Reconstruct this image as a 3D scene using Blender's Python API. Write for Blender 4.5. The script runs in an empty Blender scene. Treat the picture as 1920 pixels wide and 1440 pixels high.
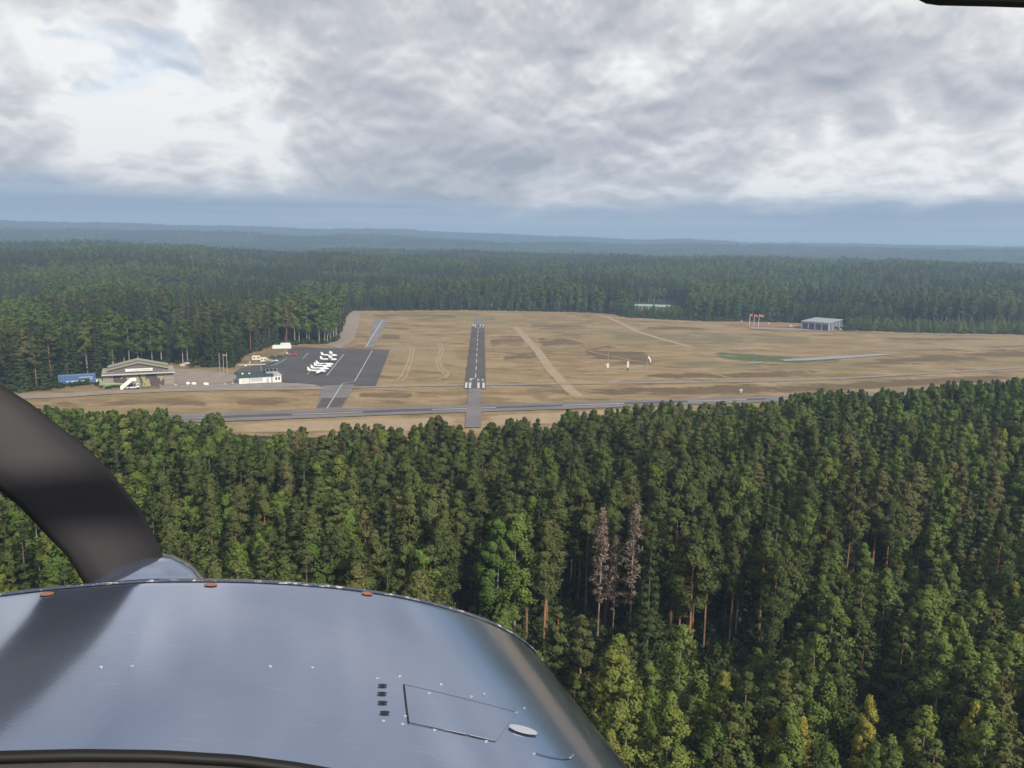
import bpy, math, random
import numpy as np
from mathutils import Vector, Matrix

# ------------------------------------------------------------------ camera
sc = bpy.context.scene
F = 1500.0; H = 56.0                      # focal length in photo pixels (1920 wide), eye height over the airfield
ROLL = math.radians(1.1); PITCH = math.atan((720-458.2)/F)
cf = np.array([0, math.cos(PITCH), -math.sin(PITCH)])
_r0 = np.array([1., 0, 0]); _u0 = np.array([0, math.sin(PITCH), math.cos(PITCH)])
cr = _r0*math.cos(ROLL)+_u0*math.sin(ROLL); cu = -_r0*math.sin(ROLL)+_u0*math.cos(ROLL)
EYE = np.array([0, 0, H])
cam_d = bpy.data.cameras.new('camera'); cam = bpy.data.objects.new('camera', cam_d)
sc.collection.objects.link(cam); sc.camera = cam
cam.matrix_world = Matrix(((cr[0], cu[0], -cf[0], 0), (cr[1], cu[1], -cf[1], 0), (cr[2], cu[2], -cf[2], H), (0, 0, 0, 1)))
cam_d.sensor_width = 36; cam_d.lens = 36*F/1920; cam_d.clip_start = 0.02; cam_d.clip_end = 60000

def ray(px, py): return cf+cr*(px-960)/F+cu*(720-py)/F
def G(px, py, z=0.):                      # the point of the level airfield seen at a photo pixel
    d = ray(px, py); t = (z-H)/d[2]; return EYE+d*t
def proj(P):                              # world points (n,3) -> photo pixels
    q = np.asarray(P, float)-EYE
    w = q@cf
    return 960+F*(q@cr)/w, 720-F*(q@cu)/w
def mpp(px, py): return float((G(px, py)-EYE)@cf)/F   # metres per pixel there

# ------------------------------------------------------------------ node helper
class NT:
    def __init__(s, nt): s.nt = nt; nt.nodes.clear()
    def n(s, t, **kw):
        x = s.nt.nodes.new(t)
        for k, v in kw.items(): setattr(x, k, v)
        return x
    def set(s, sock, v):
        if isinstance(v, bpy.types.NodeSocket): s.nt.links.new(v, sock)
        elif v is not None: sock.default_value = v
    def m(s, op, a, b=None, c=None, clamp=False):
        x = s.n('ShaderNodeMath', operation=op, use_clamp=clamp)
        for i, v in enumerate((a, b, c)):
            if v is not None: s.set(x.inputs[i], v)
        return x.outputs[0]
    def vm(s, op, a, b=None, out=0):
        x = s.n('ShaderNodeVectorMath', operation=op); s.set(x.inputs[0], a)
        if b is not None: s.set(x.inputs[3] if op == 'SCALE' else x.inputs[1], b)
        return x.outputs[out]
    def xyz(s, a, b, c):
        x = s.n('ShaderNodeCombineXYZ')
        for i, v in enumerate((a, b, c)): s.set(x.inputs[i], v)
        return x.outputs[0]
    def sep(s, v):
        x = s.n('ShaderNodeSeparateXYZ'); s.set(x.inputs[0], v); return x.outputs
    def noise(s, v, scale, detail=4, rough=.5, dist=0., out=0):
        x = s.n('ShaderNodeTexNoise')
        if v is not None: s.set(x.inputs['Vector'], v)
        x.inputs['Scale'].default_value = scale; x.inputs['Detail'].default_value = detail
        x.inputs['Roughness'].default_value = rough; x.inputs['Distortion'].default_value = dist
        return x.outputs[out]
    def ss(s, v, a, b, lo=0., hi=1.):
        x = s.n('ShaderNodeMapRange', interpolation_type='SMOOTHSTEP'); s.set(x.inputs[0], v)
        for i, q in enumerate((a, b, lo, hi)): s.set(x.inputs[i+1], q)
        return x.outputs[0]
    def mix(s, f, a, b, bt='MIX'):
        x = s.n('ShaderNodeMix', data_type='RGBA', blend_type=bt)
        s.set(x.inputs[0], f)
        for i, v in ((6, a), (7, b)):
            if isinstance(v, tuple): v = (*v, 1.) if len(v) == 3 else v
            s.set(x.inputs[i], v)
        return x.outputs[2]
    def ramp(s, f, stops):
        x = s.n('ShaderNodeValToRGB'); s.set(x.inputs[0], f); e = x.color_ramp.elements
        while len(e) < len(stops): e.new(.5)
        for q, (p, c) in zip(e, stops): q.position = p; q.color = (*c, 1.)
        return x.outputs[0]

# ------------------------------------------------------------------ world: broken cloud over a Nishita sky
SUN_EL, SUN_AZ = math.radians(35), math.radians(148)     # azimuth clockwise from the view direction: behind, to the right
world = bpy.data.worlds.new('World'); sc.world = world; world.use_nodes = True
w = NT(world.node_tree)
sky = w.n('ShaderNodeTexSky', sky_type='NISHITA', sun_disc=False)
sky.sun_elevation = SUN_EL; sky.sun_rotation = SUN_AZ; sky.altitude = 100; sky.air_density = 1.0; sky.dust_density = 1.2
dirv = w.n('ShaderNodeTexCoord').outputs['Generated']
dx, dy, dz = w.sep(dirv)
zc = w.m('MAXIMUM', dz, 0.0)
SX, SY, SZ, CROT = 6.37, 6.1, 0.458, 49.
hyp = w.m('SQRT', w.m('ADD', w.m('MULTIPLY', dx, dx), w.m('MULTIPLY', dy, dy)))
hx = w.m('DIVIDE', dx, w.m('MAXIMUM', hyp, .001)); hy = w.m('DIVIDE', dy, w.m('MAXIMUM', hyp, .001))
_ca, _sa = math.cos(math.radians(CROT)), math.sin(math.radians(CROT))
hx, hy = w.m('ADD', w.m('MULTIPLY', hx, _ca), w.m('MULTIPLY', hy, _sa)), w.m('SUBTRACT', w.m('MULTIPLY', hy, _ca), w.m('MULTIPLY', hx, _sa))
def cloudmap(z, off):      # cloud field wrapped round the horizon; rows of cloud draw together towards it
    return w.xyz(w.m('ADD', hx, off[0]), w.m('ADD', hy, off[1]), w.m('MULTIPLY_ADD', w.m('LOGARITHM', w.m('ADD', z, .07), 2.718), .42, off[2]))
OFF = (SX, SY, SZ)
def billow(p):
    tot = None
    for sc_, am in ((6.2, .50), (14., .28), (32., .15), (75., .07)):
        b = w.m('MULTIPLY', w.m('ABSOLUTE', w.m('SUBTRACT', w.noise(p, sc_, 0, .5, .0), .5)), am*3.4)
        tot = b if tot is None else w.m('ADD', tot, b)
    return tot
def cloudn(z):
    p = cloudmap(z, OFF)
    a = w.noise(p, 2.5, 5, .52, .5)
    return w.m('ADD', w.m('MULTIPLY', a, .80), w.m('MULTIPLY', billow(p), .22)), a
n0, a0 = cloudn(zc); n1, a1 = cloudn(w.m('ADD', zc, .009)); a2 = w.noise(cloudmap(w.m('ADD', zc, .04), OFF), 2.5, 3, .5, .5)
cover = w.ss(n0, .26, .345, .72, 1.)
relief = w.m('MULTIPLY_ADD', w.m('SUBTRACT', n0, n1), 8.5, .5, clamp=True)
relief2 = w.m('MULTIPLY_ADD', w.m('SUBTRACT', a0, a2), 3.4, .5, clamp=True)
lum = w.m('ADD', w.m('MULTIPLY', relief, .38), w.m('MULTIPLY', relief2, .62))
big = w.noise(cloudmap(zc, (SX+5, SY, SZ)), 1.5, 2, .5, .6)
lum = w.m('ADD', lum, w.m('MULTIPLY', w.m('SUBTRACT', .5, big), .9))
lum = w.m('SUBTRACT', lum, w.m('MULTIPLY', w.ss(n0, .46, .66), .16))
lum = w.m('ADD', lum, w.m('MULTIPLY', w.ss(n0, .43, .33), .40))
ccol = w.ramp(lum, [(.05, (.38, .41, .47)), (.26, (.49, .505, .56)), (.46, (.60, .605, .645)), (.64, (.75, .75, .77)), (.88, (.98, .97, .96))])
# blue-grey air under the cloud bases near the horizon
bandn = w.noise(w.xyz(w.m('MULTIPLY', dx, 3.), w.m('MULTIPLY', dy, 3.), w.m('MULTIPLY', zc, 9.)), 1.6, 5, .6)
bandz = w.m('ADD', zc, w.m('MULTIPLY', w.m('SUBTRACT', bandn, .5), .085))
stripe = w.noise(w.xyz(w.m('MULTIPLY', dx, 1.2), 0.0, w.m('MULTIPLY', zc, 42.0)), 1.3, 4, .55)
bcol = w.mix(w.ss(stripe, .36, .60), (.44, .52, .62), (.33, .42, .55))
bcol = w.mix(w.ss(zc, .0, .030), (.56, .63, .73), bcol)
ccol = w.mix(w.ss(bandz, .040, .066), bcol, ccol)
cover = w.m('MAXIMUM', cover, w.ss(bandz, .085, .06))
bg1 = w.n('ShaderNodeBackground'); w.set(bg1.inputs[0], sky.outputs[0]); bg1.inputs[1].default_value = .15
bg2 = w.n('ShaderNodeBackground'); w.set(bg2.inputs[0], ccol); bg2.inputs[1].default_value = 1.0
mx = w.n('ShaderNodeMixShader'); w.set(mx.inputs[0], cover); w.set(mx.inputs[1], bg1.outputs[0]); w.set(mx.inputs[2], bg2.outputs[0])
w.set(w.n('ShaderNodeOutputWorld').inputs[0], mx.outputs[0])
world.cycles.sampling_method = 'MANUAL'; world.cycles.sample_map_resolution = 512

sun_d = bpy.data.lights.new('sun', 'SUN'); sun_d.energy = 4.8; sun_d.angle = math.radians(3); sun_d.color = (1, .93, .82)
sun = bpy.data.objects.new('sun', sun_d); sc.collection.objects.link(sun); sun.location = (60, -60, 200)
_sd = Vector((math.sin(SUN_AZ)*math.cos(SUN_EL), math.cos(SUN_AZ)*math.cos(SUN_EL), math.sin(SUN_EL)))
sun.rotation_euler = _sd.to_track_quat('Z', 'Y').to_euler()
sc.view_settings.view_transform = 'Standard'; sc.view_settings.look = 'None'
sc.view_settings.exposure = 0.0; sc.view_settings.gamma = 1.0; sc.view_settings.use_curve_mapping = False
sc.render.engine = 'CYCLES'
sc.cycles.max_bounces = 3; sc.cycles.diffuse_bounces = 2; sc.cycles.glossy_bounces = 2; sc.cycles.transmission_bounces = 2; sc.cycles.volume_bounces = 0
sc.cycles.caustics_reflective = False; sc.cycles.caustics_refractive = False; sc.cycles.use_light_tree = False

# ------------------------------------------------------------------ materials
MATS = {}
def mat(name):
    m_ = bpy.data.materials.new(name); m_.use_nodes = True; MATS[name] = m_
    t = NT(m_.node_tree); out = t.n('ShaderNodeOutputMaterial')
    return t, out
def principled(t, out, col, rough=.8, metal=0., spec=.3, coat=0.):
    b = t.n('ShaderNodeBsdfPrincipled')
    if isinstance(col, tuple): col = (*col, 1.)
    t.set(b.inputs['Base Color'], col); t.set(b.inputs['Roughness'], rough); t.set(b.inputs['Metallic'], metal)
    b.inputs['Specular IOR Level'].default_value = spec; b.inputs['Coat Weight'].default_value = coat
    b.inputs['Coat Roughness'].default_value = .06
    t.set(out.inputs[0], b.outputs[0]); return b
def plain(name, col, rough=.7, metal=0., var=.12, scale=2., spec=.3):
    t, o = mat(name)
    v = t.n('ShaderNodeTexCoord').outputs['Object']
    k = t.noise(v, scale, 5, .6)
    c = t.mix(k, tuple(q*(1-var) for q in col), tuple(min(1, q*(1+var)) for q in col))
    principled(t, o, c, rough, metal, spec); return MATS[name]
def wpos(t): return t.n('ShaderNodeNewGeometry').outputs['Position']

def grass_col(t):
    p = wpos(t)
    x, y, z = t.sep(p)
    ps = t.xyz(t.m('MULTIPLY', x, .5), y, 0.)
    a = t.noise(ps, .02, 6, .6, .8); b = t.noise(ps, .085, 8, .68, .5); c = t.noise(p, .55, 5, .7); d = t.noise(p, .011, 3, .5); e = t.noise(t.xyz(t.m('MULTIPLY', x, .22), y, 3.), .16, 7, .7, .3)
    col = t.ramp(a, [(.28, (0.198, 0.144, 0.070)), (.42, (0.240, 0.169, 0.088)), (.52, (0.282, 0.205, 0.110)), (.64, (0.228, 0.149, 0.076)), (.78, (0.198, 0.152, 0.070))])
    col = t.mix(t.m('MULTIPLY', t.ss(b, .50, .60), .85), col, (0.348, 0.259, 0.148))
    col = t.mix(t.m('MULTIPLY', t.ss(b, .47, .37), .85), col, (0.138, 0.090, 0.043))
    col = t.mix(t.m('MULTIPLY', t.ss(e, .53, .61), .7), col, (0.324, 0.236, 0.133))
    col = t.mix(t.m('MULTIPLY', t.ss(e, .45, .36), .65), col, (0.156, 0.115, 0.053))
    col = t.mix(t.m('MULTIPLY', t.ss(d, .50, .62), .40), col, (0.192, 0.161, 0.072))
    col = t.mix(t.m('MULTIPLY', t.ss(c, .35, .7), .3), col, (0.132, 0.094, 0.046))
    return col
t, o = mat('dry_grass'); principled(t, o, grass_col(t), .95, spec=.1)
def soft(name, c1, c2, lo=.25, hi=.6, nscale=.35, rough=.92, spec=.15, amp=1.3):
    t, o = mat(name); p = wpos(t)
    at = t.n('ShaderNodeAttribute', attribute_name='edge').outputs['Fac']
    x, y, z = t.sep(p); nz = t.noise(t.xyz(t.m('MULTIPLY', x, .5), y, 0.), nscale, 7, .68, .4)
    k = t.ss(t.m('ADD', at, t.m('MULTIPLY', t.m('SUBTRACT', nz, .5), amp)), lo, hi)
    c = t.mix(t.ss(t.noise(p, .25, 5, .6), .35, .65), c1, c2)
    principled(t, o, t.mix(k, grass_col(t), c), rough, spec=spec); return MATS[name]
soft('heather', (0.108, 0.074, 0.037), (0.144, 0.100, 0.050), .40, .80, .075, amp=3.2)
soft('heather_red', (0.140, 0.088, 0.046), (0.172, 0.116, 0.064), .42, .85, .09, amp=3.4)
soft('olive_grass', (0.140, 0.120, 0.056), (0.172, 0.144, 0.072), .4, 1.1, .07, amp=2.8)
soft('straw', (0.272, 0.216, 0.124), (0.232, 0.180, 0.104), .4, 1.0, .12, amp=2.6)
soft('track', (.35, .265, .165), (.30, .225, .14), .2, .5, .25)
soft('wheel_ruts', (.34, .27, .165), (.29, .225, .135), .2, .5, .3, amp=1.2)
soft('gravel', (0.240, 0.196, 0.160), (0.288, 0.240, 0.200), .15, .4, .3)
soft('gravel_grey', (0.216, 0.192, 0.180), (0.264, 0.236, 0.216), .15, .4, .3)
soft('lush', (0.056, 0.092, 0.028), (0.112, 0.120, 0.048), .4, .9, .13, amp=2.4)
soft('earth', (0.240, 0.128, 0.072), (0.288, 0.176, 0.104), .2, .5, .4)
def asphalt(name, a, b, lines=.0):
    t, o = mat(name); p = wpos(t)
    k = t.noise(p, .07, 5, .6, .4); k2 = t.noise(p, 1.1, 5, .7)
    c = t.mix(t.ss(k, .35, .65), a, b)
    c = t.mix(t.m('MULTIPLY', t.ss(k2, .4, .75), .3), c, tuple(q*1.35 for q in b))
    x, y, z = t.sep(p)
    st = t.noise(t.xyz(t.m('MULTIPLY', x, .03), t.m('MULTIPLY', y, .6), 0.), 1., 4, .7)
    c = t.mix(t.m('MULTIPLY', t.ss(st, .5, .7), .25), c, tuple(q*.75 for q in a))
    principled(t, o, c, .88, spec=.25); return MATS[name]
asphalt('asphalt_apron', (0.067, 0.062, 0.064), (0.086, 0.080, 0.080))
asphalt('asphalt_dark', (0.070, 0.059, 0.057), (0.094, 0.080, 0.075))
asphalt('asphalt_worn', (0.143, 0.130, 0.130), (0.184, 0.168, 0.164))
asphalt('asphalt_blue', (0.156, 0.152, 0.156), (0.205, 0.197, 0.197))
t, o = mat('paint_white'); p = wpos(t)
c = t.mix(t.ss(t.noise(p, .9, 6, .7), .52, .75), (.50, .48, .46), (.21, .19, .185)); principled(t, o, c, .8)
t, o = mat('paint_worn'); p = wpos(t)
c = t.mix(t.ss(t.noise(p, .8, 6, .7), .40, .65), (.48, .46, .44), (.16, .15, .145)); principled(t, o, c, .8)
t, o = mat('forest_floor'); p = wpos(t)
c = t.ramp(t.noise(p, .05, 6, .6), [(.3, (.022, .028, .012)), (.5, (.04, .045, .02)), (.7, (.06, .055, .03))])
principled(t, o, c, .95, spec=.05)

def leaf(name, c1, c2, c3, hue=.0, wscale=.01, trans=.28):
    t, o = mat(name)
    oi = t.n('ShaderNodeObjectInfo'); rnd = oi.outputs['Random']; isl = t.n('ShaderNodeNewGeometry').outputs['Random Per Island']
    c = t.ramp(rnd, [(.0, c1), (.45, c2), (.8, c2), (1., c3)])
    g = t.noise(oi.outputs['Location'], wscale, 3, .5)
    c = t.mix(t.m('MULTIPLY', t.ss(g, .40, .62), .55), c, tuple(q*.72 for q in c1))
    hsv = t.n('ShaderNodeHueSaturation'); t.set(hsv.inputs['Color'], c)
    t.set(hsv.inputs['Value'], t.m('MULTIPLY_ADD', isl, .5, .75)); t.set(hsv.inputs['Hue'], t.m('MULTIPLY_ADD', isl, .035, .4825))
    d = t.n('ShaderNodeBsdfDiffuse'); t.set(d.inputs[0], hsv.outputs[0])
    tr = t.n('ShaderNodeBsdfTranslucent'); t.set(tr.inputs[0], hsv.outputs[0])
    mxs = t.n('ShaderNodeMixShader'); mxs.inputs[0].default_value = trans
    t.set(mxs.inputs[1], d.outputs[0]); t.set(mxs.inputs[2], tr.outputs[0]); t.set(o.inputs[0], mxs.outputs[0]); return MATS[name]
leaf('pine_needles', (.090, .112, .038), (.132, .150, .050), (.178, .165, .066))
leaf('spruce_needles', (.056, .082, .030), (.082, .108, .038), (.115, .132, .048))
leaf('birch_leaves', (.105, .165, .038), (.150, .205, .046), (.235, .240, .056))
leaf('young_leaves', (.130, .185, .048), (.190, .232, .058), (.300, .290, .068))
leaf('dead_twigs', (.20, .15, .11), (.24, .18, .14), (.19, .165, .14), trans=.05)
leaf('bush_leaves', (.055, .080, .024), (.085, .112, .032), (.120, .135, .045))
leaf('yellow_leaves', (.33, .31, .065), (.38, .34, .07), (.42, .35, .08))
def bark(name, lowc, highc, h0=.2, h1=.55, spots=None):
    t, o = mat(name); v = t.n('ShaderNodeTexCoord').outputs['Object']; x, y, z = t.sep(v)
    k = t.ss(z, 20*h0, 20*h1); c = t.mix(k, lowc, highc)
    nz = t.noise(t.xyz(t.m('MULTIPLY', x, 4.), t.m('MULTIPLY', y, 4.), t.m('MULTIPLY', z, .9)), 1.6, 5, .7)
    c = t.mix(t.ss(nz, .45, .7), c, spots or tuple(q*.5 for q in lowc))
    principled(t, o, c, .9, spec=.1); return MATS[name]
bark('pine_bark', (.20, .125, .085), (.38, .19, .10), .1, .4)
bark('spruce_bark', (.13, .10, .08), (.15, .11, .085))
bark('birch_bark', (.36, .34, .29), (.30, .28, .23), .1, .5, (.10, .085, .07))
bark('dead_bark', (.27, .20, .16), (.33, .26, .22), .1, .5)

# ------------------------------------------------------------------ mesh + object helpers
col = sc.collection
def link(o, parent=None):
    col.objects.link(o)
    if parent is not None: o.parent = parent
    return o
def tag(o, label=None, cat=None, group=None, kind=None):
    if label: o['label'] = label
    if cat: o['category'] = cat
    if group: o['group'] = group
    if kind: o['kind'] = kind
    return o
def empty(name, loc=(0, 0, 0), rz=0., label=None, cat=None, group=None):
    o = bpy.data.objects.new(name, None); o.empty_display_size = .5; col.objects.link(o)
    o.location = [float(q) for q in loc]; o.rotation_euler = (0, 0, rz); return tag(o, label, cat, group)
def mesh_obj(name, v, f, m, parent=None, smooth=False):
    me = bpy.data.meshes.new(name); me.from_pydata([tuple(map(float, q)) for q in v], [], [tuple(map(int, q)) for q in f]); me.update()
    for q in (m if isinstance(m, (list, tuple)) else [m]): me.materials.append(MATS[q] if isinstance(q, str) else q)
    if smooth: me.polygons.foreach_set('use_smooth', [True]*len(me.polygons))
    return link(bpy.data.objects.new(name, me), parent)
class MB:
    def __init__(s): s.v = []; s.f = []
    def add(s, v, f):
        k = len(s.v); s.v += [tuple(map(float, q)) for q in v]; s.f += [tuple(i+k for i in q) for q in f]; return s
    def box(s, c, d, rz=0., taper=1.):
        cx, cy, cz = c; sx, sy, sz = (q/2 for q in d); P = []
        for z, k in ((-sz, 1.), (sz, taper)):
            for x, y in ((-sx, -sy), (sx, -sy), (sx, sy), (-sx, sy)):
                x *= k; y *= k; P.append((cx+x*math.cos(rz)-y*math.sin(rz), cy+x*math.sin(rz)+y*math.cos(rz), cz+z))
        return s.add(P, [(3, 2, 1, 0), (4, 5, 6, 7), (0, 1, 5, 4), (1, 2, 6, 5), (2, 3, 7, 6), (3, 0, 4, 7)])
    def prism(s, poly, y0, y1, axis='y'):      # polygon in (x,z) [or (x,y), (y,z)] pushed along the third axis
        n = len(poly)
        def P(a, b, c): return (a, c, b) if axis == 'y' else ((a, b, c) if axis == 'z' else (c, a, b))
        v = [P(a, b, y0) for a, b in poly]+[P(a, b, y1) for a, b in poly]
        return s.add(v, [tuple(range(n)), tuple(range(2*n-1, n-1, -1))]+[(i, n+i, n+(i+1) % n, (i+1) % n) for i in range(n)])
    def cyl(s, p0, p1, r0, r1=None, n=8):
        r1 = r0 if r1 is None else r1
        p0 = np.array(p0, float); p1 = np.array(p1, float); d = p1-p0; d /= max(1e-9, np.linalg.norm(d))
        a = np.cross(d, (0, 0, 1) if abs(d[2]) < .9 else (1, 0, 0)); a /= np.linalg.norm(a); b = np.cross(d, a)
        v = [p+(a*math.cos(k*2*math.pi/n)+b*math.sin(k*2*math.pi/n))*r for p, r in ((p0, r0), (p1, r1)) for k in range(n)]
        return s.add(v, [(k, (k+1) % n, n+(k+1) % n, n+k) for k in range(n)]+[tuple(range(n-1, -1, -1)), tuple(range(n, 2*n))])
    def loft(s, secs, n=12):                   # secs: (x, y, z, half width, half height) ellipses along x
        v = []; f = []
        for x, y, z, a, b in secs:
            for k in range(n): t_ = 2*math.pi*k/n; v.append((x, y+a*math.cos(t_), z+b*math.sin(t_)))
        for i in range(len(secs)-1):
            for k in range(n): f.append((i*n+k, i*n+(k+1) % n, (i+1)*n+(k+1) % n, (i+1)*n+k))
        f += [tuple(range(n-1, -1, -1)), tuple(range((len(secs)-1)*n, len(secs)*n))]
        return s.add(v, f)
    def build(s, name, m, parent=None, smooth=False): return mesh_obj(name, s.v, s.f, m, parent, smooth)
def copy_tree(o, parent=None):
    c = o.copy(); link(c)
    if parent is not None: c.parent = parent
    for ch in [q for q in bpy.data.objects if q.parent == o]: copy_tree(ch, c)
    return c

# value noise in numpy, for terrain and species patches
_rng = np.random.default_rng(7); _tab = _rng.random((256, 256))
def vnoise(x, y, s):
    x = np.asarray(x, float)/s+1000; y = np.asarray(y, float)/s+1000
    i = np.floor(x).astype(int); j = np.floor(y).astype(int); u = x-i; v = y-j
    u = u*u*(3-2*u); v = v*v*(3-2*v); T = lambda a, b: _tab[a % 256, b % 256]
    return (T(i, j)*(1-u)+T(i+1, j)*u)*(1-v)+(T(i, j+1)*(1-u)+T(i+1, j+1)*u)*v
def fbm(x, y, s): return (vnoise(x, y, s)+.5*vnoise(x+31, y+77, s/2.1)+.25*vnoise(x+90, y-55, s/4.3))/1.75
def sstep(x, a, b): t_ = np.clip((x-a)/(b-a), 0, 1); return t_*t_*(3-2*t_)

# ------------------------------------------------------------------ terrain: level airfield, low ridge behind, far hills
SKYL = [(-400, 414), (0, 418), (100, 419), (200, 422), (330, 425), (450, 428), (560, 432), (650, 431), (760, 434), (830, 437), (950, 442), (1100, 448), (1200, 453), (1290, 452), (1400, 457), (1500, 458), (1600, 460), (1700, 463), (1920, 466), (2300, 470)]
_az = []; _hz = []; DH = 5200.
for a_, b_ in SKYL:
    d_ = ray(a_, b_); k_ = DH/math.hypot(d_[0], d_[1]); _az.append(math.atan2(d_[0], d_[1])); _hz.append(H+d_[2]*k_-14)
def tz(x, y):
    x = np.asarray(x, float); y = np.asarray(y, float); d = np.hypot(x, y); az = np.arctan2(x, y)
    hh = np.interp(az, _az, _hz)
    back = sstep(y, 0, 300)
    ridge = 24*sstep(d, 760, 1300)*(1-.8*sstep(d, 1700, 2300))*np.clip(.15+1.35*fbm(x, y, 330), 0, 1.25)
    ridge += 10*sstep(-az, .28, .42)*sstep(d, 620, 950)*(1-sstep(d, 1050, 1400))
    low = 16*sstep(d, 1900, 2500)*fbm(x, y, 480)
    mid = hh*(.25+.55*fbm(x+500, y, 900))*sstep(d, 2600, 3300)*(1-sstep(d, 3500, 4300))
    far = hh*sstep(d, 3300, DH-150)*(1-.5*sstep(d, 5800, 8000))+9*sstep(d, 2800, 4000)*(1-sstep(d, 4600, 5200))*(fbm(x, y, 600)-.5)
    return back*(ridge+low*(1-sstep(d, 3600, 4600))+np.maximum(mid, far))
rad = np.concatenate([[0.], np.linspace(40, 700, 14), np.geomspace(740, 13000, 80)])
NA = 420
th_ = np.linspace(-math.pi, math.pi, NA, endpoint=False)
X = rad[1:, None]*np.sin(th_)[None]; Y = rad[1:, None]*np.cos(th_)[None]; Z = tz(X, Y)-.06
v = np.concatenate([[[0, 0, -.06]], np.stack([X, Y, Z], -1).reshape(-1, 3)]); f = []
for k in range(NA): f.append((0, 1+(k+1) % NA, 1+k))
for i in range(len(rad)-2):
    a_ = 1+i*NA
    for k in range(NA): f.append((a_+k, a_+(k+1) % NA, a_+NA+(k+1) % NA, a_+NA+k))
tag(mesh_obj('ground', v, f, 'forest_floor', smooth=True), kind='structure')

# ------------------------------------------------------------------ airfield sheets
from mathutils.geometry import tessellate_polygon
def sheet(name, pts, z, m, parent=None, px=True):
    P = [G(*q)[:2] for q in pts] if px else pts
    vs = [(a, b, z) for a, b in P]; tri = tessellate_polygon([[Vector(q) for q in vs]])
    vs2 = []; fs = []
    for q in tri:
        a, b, c = (Vector(vs[i]) for i in q)
        if (b-a).cross(c-a).z < 0: q = (q[0], q[2], q[1])
        fs.append(q)
    o = mesh_obj(name, vs, fs, m, parent)
    return o if parent else tag(o, kind='structure')
# upper limit of the open field in the photo (forest stands beyond it)
UP = [(-700, 742), (0, 736), (95, 733), (112, 716), (200, 712), (206, 690), (330, 681), (350, 690), (440, 690), (450, 672), (490, 655), (512, 648), (545, 647), (606, 646), (632, 641), (646, 600), (660, 582.5), (760, 582.5), (890, 582), (1100, 586), (1150, 589), (1180, 596), (1270, 600.5), (1330, 602.5), (1500, 606), (1590, 620), (1700, 624), (1920, 628), (2400, 637)]
LOWL = [(-700, 900), (0, 820), (420, 815), (900, 830), (1400, 790), (1920, 760), (2400, 740)]
sheet('airfield_grass', [(a, b-1.5) for a, b in UP]+LOWL[::-1], .0, 'dry_grass')
def lerp_curve(cv, n):
    c = np.array(cv, float); s = np.concatenate([[0], np.cumsum(np.hypot(*np.diff(c, axis=0).T))]); t_ = np.linspace(0, s[-1], n)
    return np.stack([np.interp(t_, s, c[:, 0]), np.interp(t_, s, c[:, 1])], -1)
SEED = [0]
def soft_strip(name, A, B, z, m, n=40, jit=.0, ends=True, parent=None):
    """sheet between two photo curves on the ground; 'edge' runs 0 at the rim to 1 inside so its rim frays into the grass"""
    SEED[0] += 1; rg = np.random.default_rng(SEED[0])
    a = np.array([G(*q)[:2] for q in lerp_curve(A, n)]); b = np.array([G(*q)[:2] for q in lerp_curve(B, n)])
    ts = [0, .12, .3, .5, .7, .88, 1.]; es = [0, .38, .75, .9, .75, .38, 0] if m in ('heather', 'heather_red', 'olive_grass', 'straw') else [0, .5, .95, 1, .95, .5, 0]
    vs = []; ed = []; f = []
    for i in range(n):
        e_ = min(1., min(i, n-1-i)/(n*.10)) if ends else 1.
        for t_, k in zip(ts, es): q = a[i]*(1-t_)+b[i]*t_; vs.append((q[0], q[1], z)); ed.append(k*e_)
    for i in range(n-1):
        for k in range(6):
            f.append((i*7+k, i*7+k+1, (i+1)*7+k+1, (i+1)*7+k))
    v0, v1, v2 = (Vector(vs[q]) for q in f[0][:3])
    if (v1-v0).cross(v2-v0).z < 0: f = [q[::-1] for q in f]
    o = mesh_obj(name, vs, f, m, parent); at = o.data.attributes.new('edge', 'FLOAT', 'POINT'); at.data.foreach_set('value', ed)
    return o if parent else tag(o, kind='structure')
def path_strip(name, P, wpx, z, m, n=40, ends=True):
    """track along a photo polyline, wpx = width in metres"""
    c = np.array([G(*q)[:2] for q in lerp_curve(P, n)]); d = np.gradient(c, axis=0); d /= np.linalg.norm(d, axis=1)[:, None]
    nn = np.stack([-d[:, 1], d[:, 0]], -1); A = c+nn*wpx/2; B = c-nn*wpx/2
    vs = []; ed = []; f = []
    for i in range(n):
        e_ = min(1., min(i, n-1-i)/(n*.08)) if ends else 1.
        for t_, k in zip((0, .2, .5, .8, 1), (0, .7, 1, .7, 0)): q = A[i]*(1-t_)+B[i]*t_; vs.append((q[0], q[1], z)); ed.append(k*e_)
    for i in range(n-1):
        for k in range(4): f.append((i*5+k, (i+1)*5+k, (i+1)*5+k+1, i*5+k+1))
    v0, v1, v2 = (Vector(vs[q]) for q in f[0][:3])
    if (v1-v0).cross(v2-v0).z < 0: f = [q[::-1] for q in f]
    o = mesh_obj(name, vs, f, m); at = o.data.attributes.new('edge', 'FLOAT', 'POINT'); at.data.foreach_set('value', ed)
    return tag(o, kind='structure')
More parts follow.
